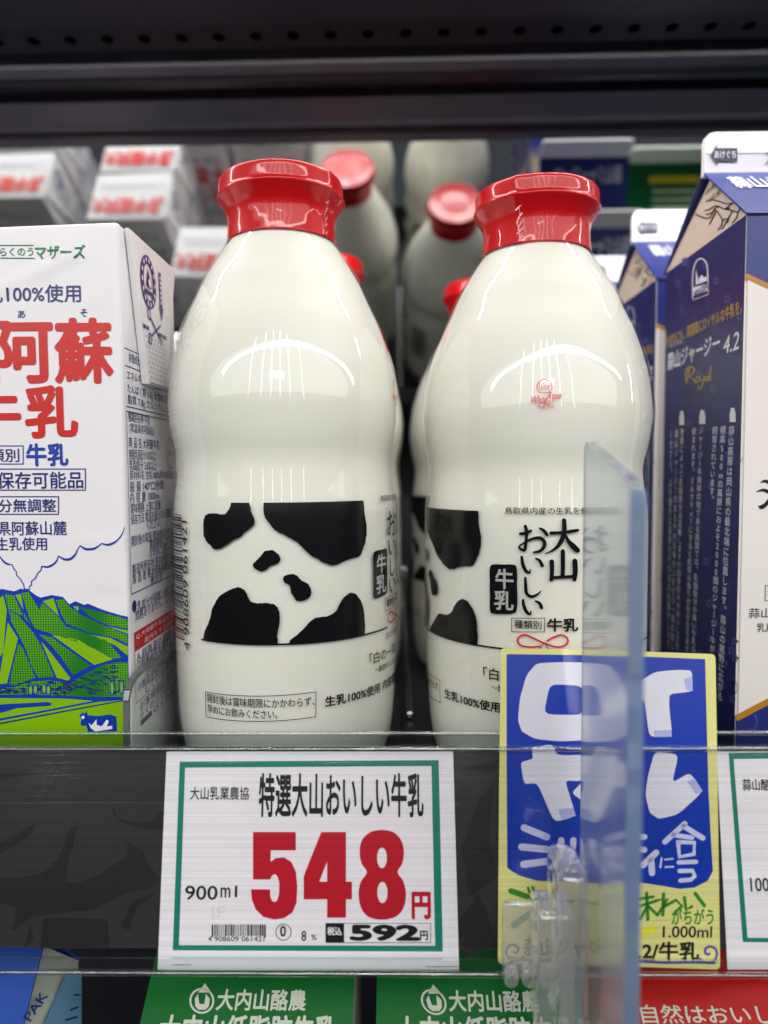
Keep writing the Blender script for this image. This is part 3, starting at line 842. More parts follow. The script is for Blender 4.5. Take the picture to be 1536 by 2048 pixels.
# ================================================================== gable-top cartons
def gable(name, label, cat, group, loc, WD, HE, HR, HF, m_body, m_side, m_roof, m_fin, m_tri, inset=.014):
    """milk carton with roof: front towards -Y, base centre at loc"""
    t = thing(name, label, cat, loc, 0, group)
    h_ = WD / 2
    bm = bmesh.new(); fs = box(bm, -h_, h_, -h_, h_, .0003, HE)
    bm.normal_update()
    for f in bm.faces:
        if abs(f.normal.x) > .5: f.material_index = 1
    bmesh.ops.bevel(bm, geom=[e for e in bm.edges if abs(e.verts[0].co.z - e.verts[1].co.z) > .05], offset=.0009, segments=2, affect='EDGES')
    mesh('carton_body', bm, [m_body, m_side], t)
    for s in (-1, 1):
        bm = bmesh.new()
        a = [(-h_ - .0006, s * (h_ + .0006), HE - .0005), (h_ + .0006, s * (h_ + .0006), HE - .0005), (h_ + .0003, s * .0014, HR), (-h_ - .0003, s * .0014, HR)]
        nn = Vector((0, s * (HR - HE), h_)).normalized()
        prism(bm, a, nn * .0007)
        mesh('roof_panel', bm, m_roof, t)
    for s in (1, -1):
        bm = bmesh.new()
        ap = (s * (h_ - inset), 0, HR - .002)
        v = [bm.verts.new(p) for p in ((s * h_, -h_, HE), (s * h_, h_, HE), ap)]; bm.faces.new(v if s > 0 else v[::-1])
        tri = mesh('gable_fold', bm, m_tri, t, closed_=False)
    bm = bmesh.new(); c = .004; z0, z1 = HR - .0005, HF
    out = [(-h_, z0), (h_, z0), (h_, z1 - c)] + [(h_ - c + c * math.cos(a), z1 - c + c * math.sin(a)) for a in (PI / 6, PI / 3, PI / 2)] + [(-h_ + c - c * math.cos(a), z1 - c + c * math.sin(a)) for a in (PI / 2, PI / 3, PI / 6)] + [(-h_, z1 - c)]
    prism(bm, [(x, -.0014, z) for x, z in out], Vector((0, .0028, 0)))
    fin = mesh('top_fin', bm, m_fin, t)
    bm = bmesh.new(); box(bm, -h_ + .0006, h_ - .0006, -.00185, .00185, HR + (HF - HR) * .48, HR + (HF - HR) * .54); mesh('seal_line', bm, m_fin, fin)
    return t, tri, fin


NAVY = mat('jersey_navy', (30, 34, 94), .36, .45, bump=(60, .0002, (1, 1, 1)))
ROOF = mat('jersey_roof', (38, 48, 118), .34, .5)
CREAM = mat('jersey_white', (228, 222, 218), .4, .4, bump=(60, .0002, (1, 1, 1)))
TAN = mat('inner_board', (200, 182, 166), .5, .3)
FIN = mat('fin_white', (226, 224, 230), .38, .4, bump=(300, .0003, (1, 1, 1)))
YJ = .267; JW = .078
xj = PY(1483, 942, YJ).x
JO = Vector((xj + JW / 2, YJ + JW / 2, 0))
HE = PY(1500, 428, YJ).z; HR = PY(1412, 352, YJ + JW / 2).z; HF = PY(1412, 267, YJ + JW / 2).z
GJ = 'navy and white gable top cartons'
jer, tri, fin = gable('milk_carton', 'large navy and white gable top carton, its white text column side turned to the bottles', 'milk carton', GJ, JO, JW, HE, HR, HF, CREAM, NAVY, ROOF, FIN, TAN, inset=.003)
fj = Flat((xj, YJ + JW, 0), (0, -1, 0), (0, 0, 1), JO)
J = Ink(fj, eps=.00003, base=.00008)
fl_ = mat('navy_pattern', (78, 80, 146), .4)
r5 = random.Random(4)
for _ in range(70):
    x = r5.uniform(1338, 1480); y = r5.uniform(520, 1440)
    if r5.random() < .5:
        a = r5.uniform(0, 6); J.stroke([(x + 9 * math.cos(a + t), y + 14 * math.sin(a + t) + t * 2) for t in (0, .8, 1.6, 2.4, 3.2)], 1.3, fl_, .5, smooth=2)
    else:
        for k in range(5): J.disc(x + 4.5 * math.cos(k * 1.256), y + 6 * math.sin(k * 1.256), 2.4, 3.4, fl_, .5, 7)
# arch emblem
J.zoom(1180, 250, 4.096)
J.stroke([(845, 1420, 9), (842, 1270, 9), (850, 1180, 9), (875, 1115, 9), (910, 1095, 9), (945, 1115, 9), (965, 1180, 9), (972, 1370, 9)], 9, 'silver', 1, smooth=3)
J.poly([(846, 1330), (972, 1300), (975, 1352), (846, 1398)], 'silver', 1); J.txt('HIRUZEN', 856, 1330, 966, 1372, NAVY, .02, layer=3)
J.poly([(870, 1180), (885, 1250), (892, 1300), (868, 1310)], 'silver', 1); J.poly([(892, 1262), (915, 1228), (940, 1250), (955, 1235), (962, 1275), (895, 1300)], 'silver', 1); J.stroke([(848, 1432), (975, 1385)], 5, 'silver')
J.zoom(0, 0, 1)
u_at = lambda px, py: fj.uv(px, py)
J.px = False


def band(s, px0, py0, px1, py1, hpx, m, bold, layer=2, shear=0):
    a = fj.uv(px0, py0); b = fj.uv(px1, py1); h = abs(fj.uv(px0, py0 - hpx / 2)[1] - fj.uv(px0, py0 + hpx / 2)[1]); v = (a[1] + b[1]) / 2
    J.txt(s, a[0], v - h / 2, b[0], v + h / 2, m, bold, layer, shear)


band('あなたにも、英国風にロイヤルな牛乳を。', 1333, 668, 1484, 632, 22, 'gold', .022)
band('蒜山ジャージー', 1336, 716, 1440, 694, 34, 'silver', .02); band('4.2', 1447, 690, 1478, 682, 34, 'silver', .01, shear=.15)
band('ひる ぜん', 1340, 690, 1366, 686, 6, 'silver', 0)
J.px = True
# script word
sw = [[(1374, 766, 2), (1372, 750, 3), (1380, 736, 2.5), (1376, 756, 2.5), (1373, 768, 2)], [(1371, 742, 2), (1380, 733, 3), (1389, 738, 3), (1386, 748, 2.5), (1378, 752, 2), (1386, 758, 2.5), (1391, 766, 2)],
      [(1394, 754, 2), (1391, 760, 2.5), (1394, 765, 2.5), (1398, 758, 2), (1394, 753, 2)], [(1401, 753, 2.5), (1401, 762, 2), (1406, 760, 2), (1409, 751, 2), (1405, 772, 2.5), (1397, 778, 2), (1398, 770, 1.5)],
      [(1416, 752, 2), (1411, 757, 2.5), (1413, 763, 2), (1418, 752, 2), (1417, 762, 2.5)], [(1424, 732, 2), (1421, 746, 3), (1421, 760, 2.5), (1425, 758, 1.5)]]
for s in sw: J.stroke(s, 2, 'gold', 2, smooth=3)
for px, py in ((1466, 830), (1405, 834), (1364, 836)):
    q = .8 if px < 1380 else 1
    J.poly([(px - 4 * q, py - 14), (px + 4 * q, py - 14), (px + 4 * q, py - 9), (px + 6 * q, py - 3), (px + 6 * q, py + 14), (px - 6 * q, py + 14), (px - 6 * q, py - 3), (px - 4 * q, py - 9)], 'white', 1)
cols = [('蒜山高原は岡山県の最北端に位置します。蒜山の裾野に広がる', 1464, 851, 1402, 12, -24), ('標高500mの高原におよそ2000頭のジャージー牛が', 1447, 851, 1306, 11.5, -22), ('飼育されています。', 1431, 852, 1008, 11, -8), ('ジャージー牛発祥の地である英国では、乳脂肪分の高い牛乳は', 1403, 852, 1306, 9.5, -16), ('飲まれます。ミルクティーにすると紅茶の香りが引き立ちます', 1389, 854, 1306, 9, -15),
        ('季節によって乳脂肪分は変動しますが四季折々のおいしさを', 1365, 856, 1300, 8, -10), ('蒜山ジャージーのまろやかな味わいをぜひ一度お試し', 1354, 858, 1300, 7, -9), ('ください。より豊かな風味をそのままお届けします', 1343, 860, 1296, 6, -6)]
for s, px, y0, y1, wd, dr in cols: J.vtxt(s, px, y0, y1, wd, 'silver', .004, drift=dr)
J.build('side_print', jer)
# front face
fjf = Flat((xj, YJ, 0), (1, 0, 0), (0, 0, 1), JO)
Q = Ink(fjf, eps=.00003, base=.00008, px=False)
vv = lambda py, px=1500: PY(px, py, YJ).z
zt0, zt1, zb0, zb1 = vv(548), vv(592), vv(1440), vv(1388)
xs_ = [i * JW / 24 for i in range(25)]
cu = lambda a, b, x: a + (b - a) * math.sin(x / JW * PI)
Q.poly([(x, cu(zt0, zt1 - .004, x)) for x in xs_] + [(JW, HE - .0005), (0, HE - .0005)], NAVY if 0 else ROOF, 1)
Q.stroke([(x, cu(zt0, zt1 - .004, x) - .0006) for x in xs_], .0018, 'goldband', 2, caps=False)
Q2 = Ink(fjf, eps=.00003, base=.00008, px=False)
Q2.poly([(x, cu(zb0, zb1 + .004, x)) for x in xs_] + [(JW, .001), (0, .001)], ROOF, 1)
Q2.stroke([(x, cu(zb0, zb1 + .004, x) + .0006) for x in xs_], .0024, 'goldband', 2, caps=False)
pt = mat('roof_pattern', (108, 112, 176), .4)
for _ in range(26):
    x = r5.uniform(.002, .066); y = r5.choice((r5.uniform(zt0 + .008, HE - .003), r5.uniform(.004, zb0 - .002))); a = r5.uniform(0, 6)
    Q.stroke([(x + .0016 * math.cos(a + t), y + .0022 * math.sin(a + t) + t * .0006) for t in (0, .8, 1.6, 2.4, 3.2, 4)], .0002, pt, 2, smooth=2)
bk = ink('black')
for a in ([(1521, 965, 2), (1530, 962, 6), (1540, 966, 7)], [(1514, 983, 2), (1526, 980, 6), (1537, 984, 7)], [(1518, 1012, 3), (1522, 1014, 9), (1530, 1010, 8), (1541, 996, 7), (1556, 970, 3)]):
    Q.stroke([fjf.uv(x, y) + (ww / F * YJ,) for x, y, ww in a], .001, bk, 3, smooth=3)
J2 = [('蒜山酪農', 1497, 1216, 1590, 1236), ('乳脂肪分', 1513, 1246, 1590, 1264)]
for s, x0, y0, x1, y1 in J2:
    a, b = fjf.uv(x0, y1), fjf.uv(x1, y0); Q.txt(s, a[0], a[1], b[0], b[1], bk, .006)
a, b = fjf.uv(1529, 1202), fjf.uv(1600, 1170); Q.frame(a[0], a[1], b[0], b[1], .0003, bk); Q.txt('種類別', a[0] + .001, a[1] + .001, b[0] - .001, b[1] - .001, bk)
a, b = fjf.uv(1545, 1150), fjf.uv(1680, 940); Q.txt('ジャ', a[0] + .01, a[1] + .012, b[0], b[1], bk, .02)
Q.build('front_print', jer); Q2.build('lower_print', jer)
# roof lettering, front and back
sl = Vector((0, JW / 2, HR - HE)); sl_n = sl.normalized()
for s, nm in ((1, 'roof_print'), (-1, 'roof_print')):
    O = Vector((xj, YJ, HE)) if s > 0 else Vector((xj + JW, YJ + JW, HE))
    ff = Flat(O - (Vector((0, .0008, 0)) * s), (s, 0, 0), Vector((0, s * sl.y, sl.z)), JO)
    Rf = Ink(ff, eps=.00003, base=.0011, px=False)
    Rf.txt('蒜山ジャージー4.2', .006, sl.length * .55, .064, sl.length * .86, 'silver', .02)
    Rf.txt('Royal', .024, sl.length * .22, .046, sl.length * .45, 'gold', .012, shear=.2)
    Rf.build(nm, jer)
# opening arrow on the fin, best-before digits
ff = Flat((xj, YJ + JW / 2 - .0014, HR), (1, 0, 0), (0, 0, 1), JO); Rf = Ink(ff, eps=.00003, base=.0008, px=True)
Rf.poly([(1420, 312), (1432, 291), (1432, 298), (1473, 298), (1473, 325), (1434, 324), (1434, 333)], ink('darknavy'), 1); Rf.txt('あけぐち', 1427, 303, 1470, 318, 'silver', .012)
Rf.txt('26.', 1530, 305, 1560, 328, 'date'); Rf.build('fin_print', fin)
# hand drawing on the folded gable
apx = Vector((xj + .003, YJ + JW / 2, HR - .002)); e0 = Vector((xj, YJ + JW, HE)); e1 = Vector((xj, YJ, HE))
fg = Flat(e0, e1 - e0, apx - (e0 + e1) / 2, JO); Hn = Ink(fg, eps=.00003, base=.0002).zoom(1180, 250, 4.096)
lk = mat('line_black', (24, 22, 24), .5)
Hn.txt('②左', 955, 498, 1030, 540, lk, .004); Hn.txt('完全', 985, 555, 1075, 596, lk, .004)
for p in ([(955, 625), (1000, 612), (1060, 625), (1120, 645), (1170, 640)], [(870, 730), (920, 755), (970, 765), (1000, 740), (1020, 690), (1060, 670), (1110, 690), (1150, 680)], [(945, 700), (985, 690), (1020, 665), (1060, 665)], [(955, 735), (1000, 720), (1030, 690)], [(980, 815), (1010, 760), (1040, 700)],
          [(1040, 700), (1090, 780), (1070, 840), (1050, 860)], [(1090, 780), (1130, 765), (1110, 810), (1085, 850)], [(1110, 690), (1160, 650), (1205, 640), (1230, 680), (1215, 715), (1170, 700), (1110, 690)], [(1170, 700), (1140, 760), (1130, 800)], [(1215, 715), (1205, 760), (1170, 800)]):
    Hn.stroke(p, 9, lk, 1, smooth=2)
Hn.build('fold_print', tri)
for k, (dx, yy, lab) in enumerate(((-.0005, .088, 'navy gable top carton partly hidden, just behind the large navy one'), (-.004, .170, 'rear navy gable top carton, only its white fin corner showing'))):
    dup(jer, (JO.x + dx, JO.y + yy, 0), lab, 0, GJ)
# green cartons beyond, seen in the mirror
GRN = mat('carton_green', (0, 92, 46), .38); WHT = mat('carton_white', (226, 226, 224), .4)
gr, t2, f2 = gable('milk_carton', 'green and white gable top carton with yellow band, beyond the navy cartons', 'milk carton', 'green cartons in the next row', (JO.x + .083, JO.y + .075, 0), JW, .195, .222, .238, WHT, WHT, GRN, WHT, WHT)
O = Vector((gr.location.x + JW / 2, gr.location.y + JW / 2, .195)); s2 = Vector((0, JW / 2, .027))
Rf = Ink(Flat(O, (-1, 0, 0), Vector((0, -s2.y, s2.z)), gr.location), px=False, base=.0012)
Rf.rect(.012, s2.length * .62, .058, s2.length * .92, 'cardyellow', 1)
for k in range(3): Rf.rect(.016, s2.length * (.15 + .15 * k), .054, s2.length * (.20 + .15 * k), 'palegreen', 1)
Rf.build('roof_print', gr)
dup(gr, (gr.location.x, gr.location.y + .082, 0), 'rear green and white gable top carton in the row beyond the navy cartons', 0, 'green cartons in the next row')

tr_ = thing('shelf_mat', 'thin black mat on the shelf under the row of cow patch bottles', 'mat', (BL.x, BL.y + .05, 0))
bm = bmesh.new(); box(bm, -.046, .046, -.095, .11, .0023, .0040, .0004); mesh('mat_sheet', bm, DARK, tr_)
# row dividers, clear plate
for k, (x, lab) in enumerate((((BL.x + BR.x) / 2, 'bright wire divider on the shelf between the two rows of bottles'), (BR.x + .0545, 'bright wire divider between the brush lettering bottles and navy cartons'))):
    bm = bmesh.new(); box(bm, -.0014, .0014, -.12, .17, .001, .004, .0005); box(bm, -.0014, .0014, .165, .17, .004, .035, .0005); box(bm, -.004, .004, .15, .175, .026, .036, .001)
    o = mesh('row_divider', bm, STEEL); o.location = (x, .45, 0); tag(o, lab, 'divider', 'row dividers')
CLR = clear('clear_plastic', (.93, .95, .94), 1.49, .05)
CEDGE = glass('clear_edge', (.80, .86, .86), .05)
dv = thing('shelf_divider', 'clear plastic divider with rounded corner beside the mountain carton', 'divider', (0, 0, 0))
xd = PX(255, 1430, 0).x if False else PY(255, 1420, .232).x
pts = [(.229, .001), (.48, .001), (.48, .034)] + [(PX(px, py, xd).y, PX(px, py, xd).z) for px, py in ((284, 1338), (272, 1350), (262, 1364), (256, 1382), (253, 1402))]
bm = bmesh.new(); prism(bm, [(xd - .0003, y, z) for y, z in pts], Vector((.0006, 0, 0))); mesh('plate', bm, CLR, dv)
ed = Ink(Flat((xd, 0, 0), (0, 1, 0), (0, 0, 1)), px=False)
bm = bmesh.new()
pe = [Vector((xd, y, z)) for y, z in [(.48, .034)] + pts[3:] + [(.229, .001)]]
for a, b in zip(pe, pe[1:]):
    d = (b - a); up_ = Vector((1, 0, 0)); s = d.cross(up_).normalized() * .0009
    prism(bm, [a - s - up_ * .0009, a + s - up_ * .0009, b + s - up_ * .0009, b - s - up_ * .0009], up_ * .0018)
mesh('rounded_edge', bm, mat('clear_rim', (92, 100, 96), .15, .6), dv)

# ================================================================== price rail
RT = math.radians(12)
Rv = Vector((0, math.sin(RT), math.cos(RT)))          # up along the rail, leaning back
RO = PY(768, 1497, .2205); RO = Vector((0, RO.y, RO.z))
rp = Flat(RO, (1, 0, 0), Rv, (0, 0, 0))
N_ = rp.N
vtop, vbot = rp.uv(768, 1464)[1], rp.uv(768, 1944)[1]
v1930 = rp.uv(768, 1912)[1]
rail = thing('price_rail', 'black price rail with a clear ribbed cover along the shelf edge', 'price rail', (0, 0, 0))
bm = bmesh.new(); prism(bm, [rp.at(x, v, -.0022) for x, v in ((-.75, v1930 + .001), (.75, v1930 + .001), (.75, -.0003), (-.75, -.0003))], -N_ * .002)
mesh('backing_strip', bm, BLKP, rail)
lf = Ink(rp, base=-.0021, eps=.00005).zoom(0, 1440, 3.368)
lm = mat('leaf_print', (14, 12, 13), .5, .4)
for P in ([(-60, 372), (120, 362), (232, 376), (120, 388), (0, 412), (-60, 420)], [(-60, 850), (60, 800), (225, 700), (180, 790), (60, 870), (-60, 930)], [(-60, 1080), (140, 1075), (280, 1040), (360, 960), (410, 860), (440, 760), (495, 715), (470, 850), (425, 1000), (420, 1110), (520, 1110), (680, 1040), (760, 980), (830, 940), (850, 860), (820, 810), (870, 860), (940, 880), (980, 980), (1060, 1090), (1000, 1150), (860, 1170), (620, 1290), (300, 1330), (180, 1350), (60, 1440), (90, 1280), (-60, 1240)],
          [(742, 590), (770, 670), (900, 710), (1000, 690), (1085, 620), (1085, 750), (960, 745), (800, 700), (745, 650)], [(180, 1400), (200, 1500), (140, 1560)], [(270, 1350), (700, 1360), (720, 1560), (250, 1560)], [(880, 1230), (1020, 1190), (900, 1290), (850, 1440), (800, 1400)]):
    lf.poly(P, lm, 1)
lf.zoom(0, 0, 1)
for P in ([(925, 1700), (960, 1600), (990, 1570), (980, 1680), (995, 1760), (940, 1800)], [(915, 1850), (960, 1790), (1000, 1900), (930, 1920)], [(1440, 1600), (1446, 1560), (1452, 1700)], [(925, 1540), (1000, 1520), (990, 1550)]): lf.poly(P, lm, 1)
lf.build('leaf_pattern', bpy.data.objects['backing_strip'])
# clear: top lip, cover sheet, bottom gutter
COVER = clear('rail_cover', (.97, .97, .97), 1.45, .10, bump=(1, .00012, (2, 1500, 1500)), gain=.9, ribs=.07)
bm = bmesh.new(); prism(bm, [rp.at(x, v, -.0005) for x, v in ((-.75, 0), (.75, 0), (.75, vtop - .0012), (-.75, vtop - .0012))], -N_ * .0014)
mesh('top_lip', bm, clear('lip_clear', (.72, .76, .76), 1.5, .05), rail)
bm = bmesh.new(); prism(bm, [rp.at(x, v, .0012) for x, v in ((-.75, v1930), (.75, v1930), (.75, 0), (-.75, 0))], N_ * .0005)
mesh('cover_sheet', bm, COVER, rail)


def bead(v, h, r, name, m, n=10):
    bm = bmesh.new(); pr = []
    for i in range(n):
        a = 2 * PI * i / n; p = rp.at(0, v + r * math.sin(a), h + r * math.cos(a)); pr.append((p.y, p.z))
    extrude_profile(bm, pr, -.75, .75, closed=True); bmesh.ops.recalc_face_normals(bm, faces=bm.faces)
    return mesh(name, bm, m, rail, True)


BEAD = clear('bead_clear', (.86, .89, .88), 1.5, .12, gain=4)
bead(0, .0010, .00085, 'fold_bead', BEAD); bead(vtop - .0006, -.0012, .0007, 'lip_bead', BEAD)
bm = bmesh.new(); prism(bm, [rp.at(x, v, .0006) for x, v in ((-.75, vbot), (.75, vbot), (.75, v1930 - .0002), (-.75, v1930 - .0002))], N_ * .0016)
mesh('bottom_gutter', bm, clear('gutter_clear', (.92, .94, .935), 1.5, .08, bump=(1, .0003, (2, 500, 500)), gain=2.2), rail)
bead(vbot + .0004, .0020, .0009, 'gutter_bead', BEAD)

# ---------------- price cards
CARD = mat('card_paper', (232, 229, 233), .5, .3)
def hard_card(name, label, corners, group):
    t = thing(name, label, 'price card', rp.at(*rp.uv(*corners[3]), -.0015), 0, group)
    f = Flat(RO, (1, 0, 0), Rv, t.location)
    bm = bmesh.new(); prism(bm, [f.at(*f.uv(*c), -.0019) for c in corners], N_ * .0004); mesh('card_sheet', bm, CARD, t)
    return t, Ink(f, base=-.00145, eps=.00003)


t, C = hard_card('price_card', 'teal framed price card with a big crimson price, under the cow patch bottle', [(330, 1505), (907, 1505), (919, 1944), (312, 1944)], 'teal framed price cards in the rail')
C.zoom(300, 1480, 2.4)
C.poly([(136, 108), (1387, 101), (1407, 1026), (102, 1020)], 'teal', 1, holes=[[(162, 137), (1352, 129), (1370, 998), (132, 995)]])
C.txt('大山乳業農協', 187, 230, 470, 292, 'black', .012); C.txt('特選大山おいしい牛乳', 520, 168, 1312, 372, 'black', .024)
cr = ink('crimson')
C.poly([(490, 448), (697, 448), (697, 537), (576, 537), (575, 592), (600, 574), (640, 570), (675, 592), (697, 640), (704, 710), (700, 790), (680, 838), (640, 864), (592, 871), (540, 858), (503, 822), (485, 775), (480, 725), (572, 725), (574, 762), (581, 780), (594, 787), (608, 778), (616, 745), (617, 695), (610, 665), (597, 651), (582, 658), (573, 677), (490, 677)], cr, 2)
C.poly([(820, 448), (939, 448), (939, 688), (968, 688), (968, 773), (939, 773), (939, 862), (848, 862), (848, 773), (735, 773), (735, 660)], cr, 2, holes=[[(848, 590), (848, 688), (810, 688)]])
o8 = [(1113, 437), (1165, 447), (1203, 483), (1219, 540), (1211, 600), (1188, 642), (1217, 688), (1229, 750), (1218, 812), (1182, 856), (1114, 872), (1048, 858), (1012, 814), (1000, 750), (1010, 690), (1040, 642), (1014, 600), (1005, 540), (1018, 484), (1060, 447)]
el = lambda x, y, rx, ry: [(x + rx * math.cos(2 * PI * i / 20), y + ry * math.sin(2 * PI * i / 20)) for i in range(20)]
C.poly(catmull(o8 + [o8[0]], 3)[:-1], cr, 2, holes=[el(1113, 573, 24, 50), el(1115, 740, 25, 52)])
C.txt('円', 1260, 742, 1345, 864, cr, .04)
C.txt('900', 163, 708, 318, 775, 'black', .012); C.txt('m', 334, 716, 380, 764, 'black', .012); C.txt('l', 404, 708, 412, 762, 'black', .02)
C.stroke([(294, 812), (298, 868)], 4, 'faint'); C.stroke([(355, 812), (322, 812), (324, 862)], 4, 'faint'); C.stroke([(322, 834), (348, 834)], 4, 'faint')
x = 290; rb = random.Random(9)
while x < 550:
    ww = rb.choice((3, 3, 5, 8)); C.rect(x, 895, x + ww, 950 if 302 < x < 540 else 958, 'black'); x += ww + rb.choice((3, 3, 5, 6))
C.txt('4 908609 061421', 272, 952, 545, 976, 'black', .01)
C.ring(637, 932, 37, 39, 4, 'black'); C.txt('0', 622, 902, 648, 952, 'black', .025); C.txt('8', 724, 926, 747, 974, 'black', .012); C.txt('%', 772, 943, 798, 970, 'black', .01)
C.frame(840, 888, 1350, 984, 3, 'black'); C.rect(840, 888, 930, 982, 'black', 1.2); C.txt('税込', 850, 908, 918, 946, 'white', .03, layer=3); C.txt('592', 968, 900, 1286, 970, 'black', .05); C.txt('円', 1298, 926, 1334, 970, 'black', .03)
C.stroke([(100, 1090), (192, 1090)], 3, 'black', caps=False); C.stroke([(1325, 1099), (1484, 1099)], 3, 'black', caps=False)
C.build('card_print', t)
t, C = hard_card('price_card', 'white price card with a teal frame, partly shown beside the yellow edged handwritten card', [(1437, 1505), (1560, 1505), (1580, 1944), (1460, 1944)], 'teal framed price cards in the rail')
C.zoom(1400, 1480, 4.265)
C.poly([(262, 118), (700, 112), (720, 1745), (385, 1742)], 'teal', 1, holes=[[(305, 170), (680, 165), (700, 1708), (425, 1705)]])
C.txt('蒜山酪農', 382, 342, 690, 440, 'black', .016); C.txt('1000ml', 450, 1190, 790, 1306, 'black', .01); C.build('card_print', t)

# ---------------- handwritten card standing in the rail
t = thing('handwritten_card', 'yellow edged blue handwritten card standing up out of the price rail', 'sign card', rp.at(*rp.uv(1000, 1925), .0002))
fp = Flat(RO, (1, 0, 0), Rv, t.location)
oc = [(125, 62), (140, 50), (640, 58), (1395, 84), (1412, 92), (1418, 110), (1428, 700), (1446, 1960), (1440, 1976), (1425, 1984), (700, 1960), (125, 1950), (112, 1940), (108, 1920), (114, 1000)]
bm = bmesh.new(); prism(bm, [fp.at(*fp.uv(960 + x / 3.012, 1280 + y / 3.012), -.0004) for x, y in oc], N_ * .0005)
mesh('card_sheet', bm, mat('pop_yellow', (226, 222, 140), .3, .5, coat=.5), t)
C = Ink(fp, base=.00016, eps=.00003).zoom(960, 1280, 3.012)
pbm = mat('pop_blue', (0, 52, 172), .28, .5, coat=.5, vary=.12)
mk = mat('marker_white', (226, 226, 236), .35, .5, coat=.4, vary=.10)
C.poly([(160, 85), (600, 90), (1000, 100), (1355, 115), (1362, 400), (1375, 900), (1390, 1200), (1402, 1390), (1370, 1450), (1290, 1490), (1200, 1498), (1100, 1480), (980, 1462), (840, 1470), (640, 1462), (490, 1455), (350, 1450), (240, 1420), (190, 1390), (163, 1370), (160, 700)], pbm, 1)
C.soft([(340, 140), (480, 133), (620, 135), (700, 160), (720, 400), (705, 600), (480, 610), (330, 595), (250, 550), (228, 480), (240, 350), (280, 210)], mk, 2, holes=[[(420, 265), (618, 275), (622, 452), (382, 448)]])
C.soft([(1275, 182), (1280, 310), (1140, 325), (1138, 400), (1157, 583), (1018, 583), (995, 400), (985, 350), (900, 440), (800, 480), (760, 400), (900, 290), (1050, 192), (1180, 180)], mk, 2)
C.soft([(310, 645), (437, 628), (465, 695), (720, 690), (700, 790), (600, 850), (510, 845), (578, 1060), (445, 1097), (345, 860), (265, 868), (243, 735), (320, 715)], mk, 2); C.soft([(550, 920), (620, 850), (680, 860), (640, 985)], mk, 2)
C.soft([(1050, 672), (1195, 688), (1155, 860), (1262, 797), (1342, 912), (1190, 1050), (1075, 1077), (1020, 1040), (995, 930), (1010, 820)], mk, 2); C.soft([(800, 700), (900, 700), (880, 900), (800, 1080), (700, 1040), (780, 880)], mk, 2)
pen = mat('pen_white', (200, 204, 232), .35, .5)
tip = mat('pen_blue_shade', (172, 180, 226), .35)
for p, wd in (([(265, 1130), (400, 1185)], 42), ([(250, 1245), (400, 1260)], 42), ([(262, 1350), (405, 1332)], 42), ([(488, 1205), (484, 1290), (430, 1380)], 38), ([(562, 1205), (550, 1345), (625, 1318)], 38), ([(630, 1250), (720, 1240)], 36), ([(720, 1200), (680, 1400)], 36), ([(760, 1240), (880, 1240), (800, 1400)], 34),
              ([(930, 1180), (990, 1185)], 34), ([(920, 1260), (990, 1262)], 34), ([(1060, 1280), (980, 1355)], 38), ([(1030, 1330), (1035, 1402)], 38), ([(1092, 1312), (1085, 1368)], 12), ([(1112, 1322), (1160, 1316)], 11), ([(1115, 1366), (1162, 1364)], 11),
              ([(1232, 1105), (1112, 1215)], 32), ([(1225, 1120), (1340, 1192)], 32), ([(1160, 1172), (1275, 1190)], 28), ([(1192, 1215), (1200, 1305), (1288, 1288), (1290, 1220), (1200, 1215)], 26), ([(1195, 1338), (1300, 1334)], 26), ([(1200, 1390), (1280, 1388), (1292, 1420), (1270, 1442), (1205, 1448)], 26)):
    C.stroke(p, wd, pen, 2)
for x, y in ((398, 1184), (400, 1260), (404, 1333)): C.disc(x, y, 18, 18, tip, 3)
for P in ([(1225, 235), (1278, 215), (1280, 308), (1240, 300)], [(1045, 545), (1150, 540), (1155, 582), (1050, 582)], [(470, 1020), (560, 1010), (577, 1058), (490, 1080)], [(1245, 850), (1290, 830), (1340, 910), (1300, 930)]): C.poly(P, tip, 3)
g = ink('popgreen')
for p, wd in (([(185, 1510), (285, 1545)], 34), ([(165, 1580), (215, 1590)], 30), ([(288, 1492), (298, 1518)], 17), ([(316, 1488), (325, 1512)], 17), ([(330, 1558), (418, 1562)], 22), ([(352, 1525), (370, 1600)], 20), ([(430, 1580), (560, 1570)], 20), ([(325, 1630), (205, 1715)], 40), ([(600, 1560), (700, 1600), (660, 1700)], 24),
              ([(965, 1600), (1060, 1570)], 18), ([(950, 1560), (1042, 1545)], 18), ([(1003, 1525), (1010, 1682)], 20), ([(1002, 1610), (965, 1680)], 18), ([(1010, 1600), (1068, 1655)], 18), ([(1105, 1528), (1100, 1655)], 20), ([(1062, 1568), (1130, 1555), (1072, 1650)], 18), ([(1105, 1605), (1180, 1565), (1215, 1600), (1170, 1645)], 20), ([(1230, 1550), (1240, 1622), (1272, 1605)], 20), ([(1295, 1525), (1350, 1598)], 22)):
    C.stroke(p, wd, g, 2)
C.txt('がちがう', 1150, 1618, 1400, 1712, g, .02, shear=.1); C.txt('1.000ml', 1098, 1722, 1392, 1790, 'black', .012, shear=.1)
C.txt('.2/牛乳', 950, 1818, 1312, 1922, 'black', .028, shear=.08); C.txt('蒜山ジャージー', 268, 1795, 900, 1905, 'black', .02)
pu = mat('pen_purple', (74, 70, 168), .4)
C.stroke([(880, 1928), (1100, 1940), (1300, 1938), (1410, 1942)], 18, pu, 2)
for cx, cy_, sg in ((1378, 1880, 1), (205, 1870, -1)):
    C.stroke([(cx + sg * (8 + t * 8.2) * math.cos(t * 1.05 + 1.2), cy_ + (8 + t * 8.0) * math.sin(t * 1.05 + 1.2)) for t in [i * .25 for i in range(30)]], 14, pu, 2)
C.stroke([(180, 1910), (300, 1930), (500, 1932)], 16, pu, 2)
